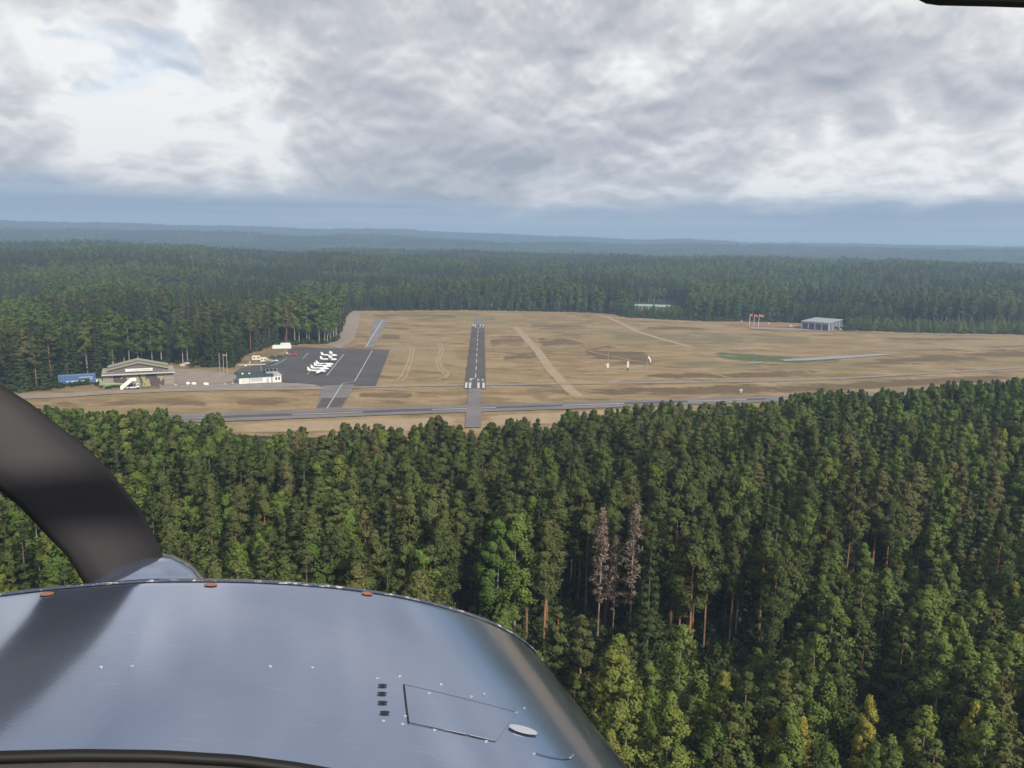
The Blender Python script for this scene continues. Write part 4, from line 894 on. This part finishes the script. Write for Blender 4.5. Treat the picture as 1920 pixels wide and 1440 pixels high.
# light aircraft on the apron (nose along +x)
def plane(high, body='white_paint', accent='silver'):
    e = empty('light_aircraft', (0, 0, 0))
    MB().loft([(-3.9, 0, 1.45, .05, .10), (-3.2, 0, 1.35, .16, .22), (-1.6, 0, 1.2, .34, .42), (-.3, 0, 1.25, .54, .66), (.8, 0, 1.25, .56, .68), (1.7, 0, 1.1, .52, .5), (2.7, 0, 1.05, .42, .40), (3.1, 0, 1.05, .2, .22)]).build('fuselage', body, e, True)
    MB().loft([(-1.5, 0, 1.55, .05, .05), (-.6, 0, 1.75, .44, .34), (.6, 0, 1.8, .48, .36), (1.6, 0, 1.5, .3, .05)]).build('cabin_glass', 'window_dark', e, True)
    zw = 2.2 if high else .85
    for s in (-1, 1):
        MB().add([(1.2, s*.3, zw-.1), (-.4, s*.3, zw-.08), (-.2, s*5.1, zw+.12), (.8, s*5.1, zw+.12), (1.2, s*.3, zw+.1), (-.4, s*.3, zw+.02), (-.2, s*5.1, zw+.18), (.8, s*5.1, zw+.20)], [(0, 1, 2, 3), (7, 6, 5, 4), (0, 4, 5, 1), (1, 5, 6, 2), (2, 6, 7, 3), (3, 7, 4, 0)]).build('wing', body, e)
        MB().box((-3.45, s*.85, 1.55), (.85, 1.6, .08)).build('tailplane', body, e)
        g = MB().cyl((.1, s*1.1, .28), (.1, s*1.25, .28), .28, n=10).build('wheel', 'black_rubber', e); MB().cyl((.1, s*1.15, .28), (.1, s*.5, 1.0), .05).build('gear_leg', body, e)
        if high: MB().cyl((.2, s*.5, .9), (.3, s*2.6, zw), .05).build('wing_strut', body, e)
    MB().prism([(-2.6, 1.5), (-3.7, 2.75), (-4.2, 2.75), (-4.0, 1.4)], -.06, .06).build('tail_fin', body, e)
    MB().cyl((2.3, -.08, .25), (2.3, .08, .25), .25, n=10).build('nose_wheel', 'black_rubber', e); MB().cyl((2.3, 0, .25), (2.3, 0, .9), .05).build('gear_leg', body, e)
    MB().cyl((3.1, 0, 1.05), (3.4, 0, 1.05), .16, .03).build('spinner', accent, e); MB().box((3.22, 0, 1.05), (.05, .16, 1.8)).build('propeller', 'dark_grey', e)
    MB().box((-.9, 0, 1.15), (3.4, 1.02, .09)).build('side_stripe', accent, e)
    return e
lo_ = plane(False); hi_ = plane(True)
PL = [(hi_, 619, 671.5, 4, 'white high-wing plane on the apron, farthest of the row'), (None, 618, 679.5, 7, 'white high-wing plane on the apron, second from the far end'), (lo_, 611, 688.5, 3, 'white low-wing plane on the apron, third from the far end'), (0, 607.5, 692.2, 0, 'white low-wing plane on the apron, fourth from the far end'), (0, 602, 697, 2, 'white low-wing plane on the apron, second nearest of the row'), (0, 596, 701.5, -3, 'white low-wing plane on the apron, nearest of the row')]
for src, a, b, ang, lab in PL:
    e = src if src in (lo_, hi_) else copy_tree(hi_ if src is None else lo_)
    e.location = G(a, b)+np.array([0, 0, za]); e.rotation_euler = (0, 0, math.radians(ang+10)); e.scale = (1.05,)*3; tag(e, lab, 'aircraft', 'white planes parked on the apron')
rp = plane(False, 'red_paint', 'cream'); rp.location = G(548, 667.5); rp.rotation_euler = (0, 0, math.radians(-5)); rp.scale = (.72,)*3; tag(rp, 'small red plane with cream tail by the apron corner', 'aircraft')
for ch in rp.children:
    if ch.name.startswith(('tail', 'wing')) and not ch.name.startswith('wing_strut'):
        if ch.name.startswith('tail'): ch.data.materials[0] = MATS['cream']
bp = plane(False, 'silver', 'pale_blue_and_shade'); bp.location = G(512, 680); bp.rotation_euler = (0, 0, math.radians(-4)); bp.scale = (.85,)*3; tag(bp, 'silver blue plane beside the cream caravan', 'aircraft')
# glider
c, rz, W = fronting(450, 497, 687.5)
gl = empty('glider', c, rz, 'white glider with long thin wing lying on the grass behind the tower building', 'glider')
MB().box((0, 0, .95), (W, .7, .1)).build('wing', 'white_paint', gl); MB().add([(a*.0+q[1]+(-.1*W), q[0]-1.0, q[2]) for q in []], []) if False else None
fl = MB().loft([(-2.8, 0, .8, .05, .05), (-2.2, 0, .75, .25, .3), (-1.2, 0, .75, .3, .38), (.3, 0, .8, .2, .22), (3.6, 0, 1., .08, .09)]).build('fuselage', 'white_paint', gl, True); fl.location = (-.2*W, 0, 0); fl.rotation_euler = (0, 0, 1.2)
tf = MB().prism([(3.0, .95), (3.2, 2.1), (3.7, 2.1), (3.7, .95)], -.05, .05).build('tail_fin', 'white_paint', gl); tf.location = (-.2*W, 0, 0); tf.rotation_euler = (0, 0, 1.2)
# caravan, cars, trailers, shed
def caravan(name, pa, pb, hgt, m, lab, cat, nwin=3, dark=None):
    c, rz, W = fronting(pa[0], pb[0], pa[1]); e = empty(name, c, rz, lab, cat); d_ = 2.2
    MB().prism([(-W/2, .5), (W/2, .5), (W/2, hgt-.5), (W/2-.5, hgt), (-W/2+.4, hgt), (-W/2, hgt-.4)], 0, d_).build('body', m, e)
    for j in range(nwin): MB().box((-W/2+W*(j+.6)/(nwin+.2), -.02, hgt*.66), (W/(nwin*2.2), .06, hgt*.24)).build('window', 'window_dark', e)
    for a in (-.28, .28): MB().cyl((a*W, .02, .34), (a*W, .25, .34), .34, n=10).build('wheel', 'black_rubber', e)
    return e
caravan('caravan', (473, 677.0), (488, 678.0), 2.4, 'cream', 'cream caravan on the grass, left of the cream van', 'caravan', 2)
caravan('van', (488.5, 680), (500.5, 680.3), 2.3, 'cream', 'cream van beside the silver blue plane', 'van', 2)
caravan('equipment_trailer', (511.5, 655.5), (545.5, 656.0), 2.3, 'white_paint', 'long white glider trailer at the far left corner of the apron', 'trailer', 0)
caravan('equipment_trailer', (526, 651.5), (545, 651.8), 2.3, 'white_paint', 'white trailer behind the long glider trailer at the apron corner', 'trailer', 0)
def car(pa, pb, m, lab):
    c, rz, W = fronting(pa[0], pb[0], pa[1]); e = empty('parked_car', c, rz, lab, 'car')
    MB().prism([(-W/2, .3), (W/2, .3), (W/2, .75), (W*.32, .9), (W*.16, 1.42), (-W*.3, 1.42), (-W*.42, .95), (-W/2, .9)], 0, 1.75).build('body', m, e)
    for a in (-.3, .3): MB().cyl((a*W, -.02, .32), (a*W, .2, .32), .32, n=10).build('wheel', 'black_rubber', e)
    MB().prism([(-W*.27, .95), (W*.26, .95), (W*.14, 1.34), (-W*.24, 1.34)], -.03, -.005).build('window', 'window_dark', e)
car((505, 673.0), (518, 673.3), 'dark_grey', 'dark car parked beyond the silver blue plane, left one'); car((519, 672.0), (531, 672.3), 'roof_teal', 'dark teal car parked beyond the silver blue plane, right one')
c, rz, W = fronting(494, 506, 647); e = empty('shed', c, rz, 'small grey shed at the forest edge by the apron', 'shed'); MB().box((0, 1.5, 1.3), (W, 3, 2.6)).build('wall', 'grey_metal', e); MB().prism(gable(W, 0, 0, 2.6, 3.5), -.2, 3.2).build('roof', 'light_grey', e); MB().box((0, -.03, 1.), (.9, .06, 1.9)).build('door', 'dark_grey', e)
c, rz, W = fronting(125, 152, 696); e = empty('shed', c, rz, 'grey roofed shed half hidden in the trees above the blue trailer', 'shed'); MB().box((0, 2, 1.4), (W, 4, 2.8)).build('wall', 'wood_grey', e); MB().prism(gable(W, 0, 0, 2.8, 4.2), -.3, 4.3).build('roof', 'light_grey', e); MB().box((0, -.03, 1.1), (1., .06, 2.)).build('door', 'dark_grey', e)
# windsock and posts
c = G(1213, 693.5); e = empty('windsock', c, 0, 'pale windsock hanging from a thin mast on the heather', 'windsock'); MB().cyl((0, 0, 0), (0, 0, 6.1), .09, .06).build('mast', 'pole_wood', e)
q = [(0.15, 0, 6.0), (.6, 0, 5.75), (1.05, 0, 5.0), (1.4, 0, 4.1), (1.55, 0, 3.5)]; mb = MB()
for i in range(4): mb.cyl(q[i], q[i+1], [.5, .52, .45, .38][i], [.52, .45, .38, .3][i], 10)
mb.build('sock', 'sock_cloth', e, True)
c = G(1139.5, 689.5); e = empty('marker_post', c, 0, 'thin post with cream box at its foot, left of the windsock pair', 'post'); MB().cyl((0, 0, 0), (0, 0, 7.5), .13, .1).build('shaft', 'pole_wood', e); MB().box((0, 0, 1.), (1.1, 1., 2.), taper=.8).build('foot_box', 'cream', e); MB().box((-.5, 0, 1.5), (1.6, .2, .3)).build('arm', 'cream', e)
c = G(1177, 694.5); e = empty('marker_post', c, 0, 'post with long cream board in its middle, next to the windsock', 'post'); MB().cyl((0, 0, 0), (0, 0, 5.6), .13, .1).build('shaft', 'pole_wood', e); MB().box((0, -.1, 2.8), (.9, .2, 2.8)).build('board', 'cream', e); MB().box((0, 0, .45), (.8, .7, .9)).build('foot', 'dark_grey', e)
c = G(1389, 737.5); e = empty('runway_sign', c, 0, 'small pale sign beside the main runway on the right', 'sign'); MB().box((0, 0, 1.3), (1.1, .3, .9)).build('board', 'light_grey', e); MB().box((0, 0, .5), (.3, .2, 1.)).build('post', 'light_grey', e)
# flags
for i, (a, b) in enumerate([(1405, 611.0), (1413.3, 611.8), (1422, 612.0)]):
    e = empty('flagpole', G(a, b), 0, ['white flagpole with orange red flag, leftmost of three', 'white flagpole with orange red flag, middle of three', 'white flagpole with large orange red flag, rightmost of three'][i], 'flagpole', 'flagpoles left of the grey hall')
    MB().cyl((0, 0, 0), (0, 0, 9.0), .16, .10).build('pole', 'white_paint', e); n = 10; L_ = [1.9, 2.1, 3.2][i]; vs = []; fs_ = []
    for j in range(n):
        for z_ in (0, 1): vs.append((.12+L_*j/(n-1), .25*math.sin(j*.9+i), 8.8-z_*1.9-.7*(j/(n-1))**1.5))
    for j in range(n-1): fs_.append((2*j, 2*j+1, 2*j+3, 2*j+2))
    fo = mesh_obj('flag', vs, fs_, 'orange_cloth', e, True); md = fo.modifiers.new('thickness', 'SOLIDIFY'); md.thickness = .03
# grey hall on the right
c, rz, W = fronting(1503, 1551, 618.5, -24)
hl = empty('storage_hall', c, rz, 'grey metal hall with dark open bays and pale posts on the far right', 'hall')
D_ = 24.; hh = 5.4
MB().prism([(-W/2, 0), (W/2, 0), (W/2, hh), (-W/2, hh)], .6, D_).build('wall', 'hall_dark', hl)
MB().add([(-W/2-.5, -.3, hh+.05), (W/2+.5, -.3, hh+.05), (W/2+.5, D_+.3, hh+1.3), (-W/2-.5, D_+.3, hh+1.3), (-W/2-.5, -.3, hh+.35), (W/2+.5, -.3, hh+.35), (W/2+.5, D_+.3, hh+1.6), (-W/2-.5, D_+.3, hh+1.6)], [(3, 2, 1, 0), (4, 5, 6, 7), (0, 1, 5, 4), (1, 2, 6, 5), (2, 3, 7, 6), (3, 0, 4, 7)]).build('roof', 'hall_roof', hl)
MB().box((0, .28, hh-.5), (W+.1, .5, 1.1)).build('fascia', 'hall_cladding', hl)
for j in range(5): MB().box((-W/2+.2+(W-.4)*j/4, .25, (hh-1)/2), (.5, .5, hh-1)).build('post', 'hall_cladding', hl)
for j in range(4): MB().box((-W/2+.2+(W-.4)*(j+.5)/4, .45, (hh-1.2)/2), ((W-.4)/4-.6, .2, hh-1.2)).build('bay_shade', 'hall_dark', hl)  # dark panels stand in for the shade inside the open bays
for j in range(9): MB().box((W/2+.06, 1.2+(D_-1.6)*j/8, hh/2+.3), (.16, .7 if j % 2 else 1.3, hh+.6)).build('wall_panel', 'hall_cladding', hl)
# building with pale green roof in the woods
c, rz, W = fronting(1191, 1256, 583.5, 0); e = empty('long_building', c, rz, 'long low building with pale green roof in the woods beyond the field', 'building')
MB().box((0, 6, 2.1), (W, 12, 4.2)).build('wall', 'wood_grey', e); MB().prism([(-.5, 4.1), (6, 5.3), (12.5, 4.1), (12.5, 4.35), (6, 5.6), (-.5, 4.35)], -W/2-.5, W/2+.5, 'x').build('roof', 'roof_green', e); MB().box((W/2+4, 5, 1.9), (8, 9, 3.8)).build('annexe', 'grey_metal', e); MB().box((W/2+4, 5, 3.97), (8.6, 9.6, .3)).build('annexe_roof', 'roof_green', e)
for j in range(10): MB().box((-W/2+W*(j+.5)/10, -.02, 2.6), (1.4, .08, 1.2)).build('window', 'window_dark', e)
# ------------------------------------------------------------------ our own aircraft: nose, propeller, glareshield, visor
AY, AP, AR = math.radians(18), math.radians(4), math.radians(4)
afw = np.array([-math.sin(AY)*math.cos(AP), math.cos(AY)*math.cos(AP), -math.sin(AP)]); art = np.array([math.cos(AY), math.sin(AY), 0.]); aup = np.cross(art, afw)
art, aup = art*math.cos(AR)-aup*math.sin(AR), aup*math.cos(AR)+art*math.sin(AR)     # right wing slightly low
XF = 1.12
def in_plane(px, py, X):
    d_ = ray(px, py); q = d_*X/(d_@afw); return np.array([q@art, q@aup])
def W3(X, l, z): return EYE+afw*X+art*l+aup*z
FR = [in_plane(*q, XF) for q in [(280, 1090), (380, 1089), (460, 1090), (540, 1094), (620, 1100), (700, 1110), (760, 1120), (820, 1134), (860, 1145), (900, 1158), (930, 1170), (955, 1183), (975, 1195), (995, 1211), (1010, 1225), (1027, 1248), (1040, 1270)]]
CL = float(in_plane(280, 1090, XF)[0]); CZ = float(FR[0][1])
pw = np.array([q[0]-CL for q in FR]); pz = np.array([min(q[1], CZ) for q in FR]); 
pw = np.append(pw, [pw[-1]+.012, pw[-1]+.02, pw[-1]+.02]); pz = np.append(pz, [pz[-1]-.045, pz[-1]-.10, pz[-1]-.3])
ss_ = np.concatenate([[0], np.cumsum(np.hypot(np.diff(pw), np.diff(pz)))]); sm = np.linspace(0, ss_[-1], 40); pw_, pz_ = np.interp(sm, ss_, pw), np.interp(sm, ss_, pz)
for _ in range(3):
    pw_[1:-1] = (pw_[:-2]+2*pw_[1:-1]+pw_[2:])/4; pz_[1:-1] = (pz_[:-2]+2*pz_[1:-1]+pz_[2:])/4
    pz_[0] = (pz_[0]+pz_[1])/2 if False else pz_[0]
SECL = np.concatenate([-pw_[:0:-1], pw_]); SECZ = np.concatenate([pz_[:0:-1], pz_])
def sec_scale(X): return 1-.05*np.clip((XF-X)/.8, 0, 1), .035*np.clip((XF-X)/.8, 0, 1)
def cowl_z(X, l):
    s, up_ = sec_scale(X); return np.interp((l-CL)/s, SECL, SECZ)+up_
def on_cowl(px, py, lift=0.):
    d_ = ray(px, py); d_ = d_/np.linalg.norm(d_); ts = np.linspace(.2, 2.2, 1500)
    f_ = ts*(d_@aup)-cowl_z(ts*(d_@afw), ts*(d_@art)); w_ = np.where((f_[:-1] > 0) & (f_[1:] <= 0))[0]
    t_ = 1.2
    if len(w_): i = w_[0]; t_ = ts[i]+(ts[i+1]-ts[i])*f_[i]/(f_[i]-f_[i+1])
    X, l = d_*t_@afw, d_*t_@art; e_ = .004
    nl = -(cowl_z(X, l+e_)-cowl_z(X, l-e_))/(2*e_); nx = -(cowl_z(X+e_, l)-cowl_z(X-e_, l))/(2*e_); n = aup+art*nl+afw*nx; n /= np.linalg.norm(n)
    return EYE+d_*t_+n*lift, n
own = empty('cockpit_aircraft', W3(.6, CL, -.9), 0, 'blue nose and dark propeller of the aircraft the view is taken from', 'aircraft')
OB = np.array(own.location)
def apart(name, v_, f_, m, parent=None, smooth=True):
    ob = mesh_obj(name, [np.array(q)-OB for q in v_], f_, m, None, smooth); ob.parent = parent or own; return ob
t, o = mat('cowl_paint'); v_ = wpos(t); tc_ = t.n('ShaderNodeTexCoord').outputs['Object']
n_a = t.noise(tc_, 3.5, 4, .6); n_b = t.noise(tc_, 220., 2, .6); sx_, sy_, sz_ = t.sep(tc_)
scr = t.noise(t.xyz(t.m('MULTIPLY', sx_, 14.), t.m('MULTIPLY', sy_, 150.), t.m('MULTIPLY', sz_, 150.)), 1.2, 3, .7)
c_ = t.mix(t.ss(n_a, .35, .7), (.27, .325, .45), (.32, .37, .48))
c_ = t.mix(t.m('MULTIPLY', t.ss(scr, .61, .73), .3), c_, (.55, .57, .6))
b = principled(t, o, c_, t.m('MULTIPLY_ADD', n_a, .12, .07), .85, .5, .35)
bp_ = t.n('ShaderNodeBump'); bp_.inputs['Strength'].default_value = .025; bp_.inputs['Distance'].default_value = .002; t.set(bp_.inputs['Height'], t.m('ADD', n_b, t.m('MULTIPLY', t.noise(tc_, 6., 3, .5), 4.))); t.set(b.inputs['Normal'], bp_.outputs[0])
plain('blade_black', (.020, .018, .021), .6, var=.2, scale=6.); plain('glare_vinyl', (.075, .068, .064), .75, var=.25, scale=160.); plain('seal_black', (.006, .006, .006), .6); plain('visor_black', (.022, .016, .018), .6)
plain('seam_dark', (.02, .025, .04), .7); plain('rust', (.30, .13, .09), .8, var=.3, scale=90.); plain('screw', (.62, .63, .66), .35, .5); plain('slot_black', (.02, .025, .045), .8)
t, o = mat('chipped_edge'); tc_ = t.n('ShaderNodeTexCoord').outputs['Object']
principled(t, o, t.mix(t.ss(t.noise(tc_, 55., 5, .75), .54, .60), (.07, .09, .14), (.50, .49, .46)), .5, .2)
# cowling skin
NX = 44; Xs = np.concatenate([np.linspace(.12, XF, NX)]); nS = len(SECL); V = []; Fc = []
for X in Xs:
    s, up_ = sec_scale(X)
    for l, z in zip(SECL, SECZ): V.append(W3(X, CL+l*s, z+up_))
for k_ in range(1, 9):                   # rounded nose bowl in front of the seam
    a = k_/8*math.pi/2; s = 1-.30*(1-math.cos(a)); X = XF+.09*math.sin(a)
    for l, z in zip(SECL, SECZ): V.append(W3(X, CL+l*s, CZ+(z-CZ)*s-.12*(1-math.cos(a))))
for i in range(len(Xs)+8-1):
    for j in range(nS-1): Fc.append((i*nS+j, (i+1)*nS+j, (i+1)*nS+j+1, i*nS+j+1))
Fc.append(tuple((len(Xs)+7)*nS+j for j in range(nS)))
cw_ = apart('cowling', V, Fc, 'cowl_paint')
def strip_px(name, P, wd, m, lift=.0007, parent=cw_, n=24):
    c = lerp_curve(P, n); pts = [on_cowl(*q, lift) for q in c]; V = []
    for i, (p_, nn) in enumerate(pts):
        d_ = pts[min(i+1, n-1)][0]-pts[max(i-1, 0)][0]; s = np.cross(nn, d_); s /= np.linalg.norm(s); V += [p_-s*wd/2, p_+s*wd/2]
    return apart(name, V, [(2*i, 2*i+1, 2*i+3, 2*i+2) for i in range(n-1)], m, parent, False)
def dot_px(name, px, py, rx, ry, m, lift=.0015, parent=cw_, n=10, rot=0.):
    c, nn = on_cowl(px, py, lift); e1, _ = on_cowl(px+3, py, lift); a = e1-c; a /= np.linalg.norm(a); b = np.cross(nn, a)
    V = [c+a*(rx*math.cos(q)*math.cos(rot)-ry*math.sin(q)*math.sin(rot))+b*(rx*math.cos(q)*math.sin(rot)+ry*math.sin(q)*math.cos(rot)) for q in np.linspace(0, 6.283, n, endpoint=False)]; V += [q-nn*.0005 for q in V]
    return apart(name, V, [tuple(range(n))]+[(j, n+j, n+(j+1) % n, (j+1) % n) for j in range(n)], m, parent, False)
# access door: a thin plate of its own with dark gaps round it
cor = [(759, 1285), (968, 1337), (930, 1391), (767, 1355)]; V = []; n = 10
for i in range(n):
    for j in range(n):
        u_, v2 = i/(n-1), j/(n-1); a = np.array(cor[0])*(1-u_)+np.array(cor[1])*u_; b = np.array(cor[3])*(1-u_)+np.array(cor[2])*u_; V.append(on_cowl(*(a*(1-v2)+b*v2), .0004)[0])
door = apart('access_door', V, [(i*n+j, i*n+j+1, (i+1)*n+j+1, (i+1)*n+j) for i in range(n-1) for j in range(n-1)], 'cowl_paint', cw_)
strip_px('door_gap', [(757, 1284), (800, 1294), (880, 1313), (967, 1336)], .0012, 'seam_dark'); strip_px('door_gap', [(757, 1284), (761, 1320), (766, 1356)], .0018, 'seam_dark')
strip_px('door_gap', [(766, 1356), (800, 1363), (860, 1376), (928, 1391)], .0009, 'seam_dark')
for a, b in (((832, 1369.5), (872, 1377.5)), ((882, 1379.5), (925, 1390))): strip_px('chipped_paint', [a, b], .0012, 'screw', .0009)
for a, b in [(717, 1286.5), (716, 1301.5), (717, 1318.5), (721, 1337.5)]: dot_px('louver_slot', a, b, .0052, .0026, 'slot_black')
for a, b in [(708, 1272), (750, 1268), (719, 1352), (755, 1358), (805, 1300), (827, 1283), (884, 1306), (908, 1301), (968, 1336), (983, 1328), (912, 1390), (815, 1369), (760, 1343), (189, 1250.5), (248, 1249), (507, 1249), (586, 1251.5), (1001, 1414)]: dot_px('screw', a, b, .0019, .0013, 'screw', .0006)
dot_px('oval_plate', 980, 1371, .0165, .0085, 'screw', .002, n=18, rot=-.35); strip_px('crescent_trim', [(1003, 1413), (1030, 1420), (1055, 1424), (1070, 1422), (1076, 1413)], .002, 'chipped_edge')
for a, b in [(88, 1115), (395, 1097.5), (688, 1114)]: dot_px('fastener', a, b, .0085, .007, 'rust')
# seam along the front edge
V = []; 
for j in range(nS):
    l, z = SECL[j], SECZ[j]
    for X, up_ in ((XF-.0045, .0010), (XF+.0005, .0022), (XF+.004, .0006)): V.append(W3(X, CL+l*1.003, z+up_))
apart('front_seam', V, [(j*3+k_, (j+1)*3+k_, (j+1)*3+k_+1, j*3+k_+1) for j in range(nS-1) for k_ in range(2)], 'chipped_edge', cw_, False)
# spinner and propeller, standing still
XP = 1.30; hub = W3(XP, *in_plane(272, 1176, XP)); sp = MB(); V = []; n = 20
prof = [(-.14, .01), (-.139, .108), (.0, .11), (.06, .10), (.12, .075), (.17, .04), (.19, .005)]
for X, r_ in prof: V += [hub+afw*X+(art*math.cos(q)+aup*math.sin(q))*r_ for q in np.linspace(0, 6.283, n, endpoint=False)]
apart('spinner', V, [(i*n+j, i*n+(j+1) % n, (i+1)*n+(j+1) % n, (i+1)*n+j) for i in range(len(prof)-1) for j in range(n)], 'cowl_paint')
ctr = lerp_curve([(272, 1176), (246, 1085), (195, 995), (110, 900), (0, 812), (-120, 735), (-280, 650), (-460, 575)], 60); cp = np.array([in_plane(*q, XP) for q in ctr])-in_plane(272, 1176, XP)
for sgn in (1, -1):
    V = []; ns = 24; nc = 12
    for i in range(ns):
        t_ = i/(ns-1); q0 = cp[int(t_*59)]*sgn; dq = (cp[min(59, int(t_*59)+1)]-cp[max(0, int(t_*59)-1)])*sgn; dq /= np.linalg.norm(dq); side = art*dq[1]-aup*dq[0]
        ch = np.interp(t_, [0, .12, .3, .6, .85, .96, 1], [.075, .10, .105, .095, .08, .055, .02]); th2 = np.interp(t_, [0, .2, 1], [.03, .014, .004]); tw = math.radians(np.interp(t_, [0, 1], [30, 12]))
        for q in np.linspace(0, 6.283, nc, endpoint=False):
            a, b = math.cos(q)*ch/2*1.15, math.sin(q)*th2; V.append(hub+art*q0[0]+aup*q0[1]+side*(a*math.cos(tw)-b*math.sin(tw))+afw*(a*math.sin(tw)+b*math.cos(tw)))
    apart('propeller_blade', V, [(i*nc+j, i*nc+(j+1) % nc, (i+1)*nc+(j+1) % nc, (i+1)*nc+j) for i in range(ns-1) for j in range(nc)]+[tuple(range((ns-1)*nc, ns*nc))], 'blade_black')
# glareshield with rubber seal along its front edge
XG = .46; ce = lerp_curve([(-260, 1424), (-120, 1414), (0, 1408.5), (150, 1405), (300, 1407), (450, 1416), (560, 1430), (650, 1446), (760, 1472), (900, 1530)], 40); V = []; nc = 8; pts = [W3(XG, *in_plane(*q, XG)) for q in ce]
for i, p_ in enumerate(pts):
    for q in np.linspace(0, 6.283, nc, endpoint=False): V.append(p_+(aup*math.sin(q)+afw*math.cos(q))*.0034-aup*.0034)
apart('rubber_seal', V, [(i*nc+j, i*nc+(j+1) % nc, (i+1)*nc+(j+1) % nc, (i+1)*nc+j) for i in range(39) for j in range(nc)], 'seal_black')
V = []
for X, dz_ in ((XG-.002, -.006), (XG-.05, -.004), (XG-.14, -.008), (XG-.145, -.06)):
    for p_ in pts: V.append(p_+afw*(X-XG)+aup*dz_)
apart('glareshield', V, [(i*40+j, i*40+j+1, (i+1)*40+j+1, (i+1)*40+j) for i in range(3) for j in range(39)], 'glare_vinyl')
# sun visor, upper right
XV = .5; P = [in_plane(*q, XV) for q in [(1716, -10), (1724, 1), (1736, 7), (1760, 10.5), (1850, 12.5), (1990, 17), (2150, 22), (2160, -130), (1700, -130)]]
V = [W3(XV, *q) for q in P]+[W3(XV-.012, *q) for q in P]; n = len(P)
apart('sun_visor', V, [tuple(range(n)), tuple(range(2*n-1, n-1, -1))]+[(j, n+j, n+(j+1) % n, (j+1) % n) for j in range(n)], 'visor_black', smooth=False)
# roof header the visor hangs from, just above the view
P = [in_plane(*q, XV-.02) for q in [(-900, -150), (400, -128), (1500, -118), (2700, -60), (2700, -330), (1500, -400), (400, -400), (-900, -420)]]
V = [W3(XV-.02, *q) for q in P]+[W3(XV-.09, q[0], q[1]+.01) for q in P]; n = len(P)
apart('roof_header', V, [tuple(range(n)), tuple(range(2*n-1, n-1, -1))]+[(j, n+j, n+(j+1) % n, (j+1) % n) for j in range(n)], 'visor_black', smooth=False)
HTOP = float(max(np.max(Z)+34, H+12))
# ------------------------------------------------------------------ air
t, o = mat('haze_air')
pv = t.n('ShaderNodeVolumePrincipled'); pv.inputs['Color'].default_value = (.50, .72, 1.0, 1); pv.inputs['Density'].default_value = 3.0e-4; pv.inputs['Anisotropy'].default_value = .1
t.set(o.inputs['Volume'], pv.outputs[0])
hz = MB().box((0, 0, (HTOP-1.2)/2), (27000, 27000, HTOP+1.2)); hz = hz.build('haze', 'haze_air'); tag(hz, 'thin blue haze over the whole landscape', kind='stuff')
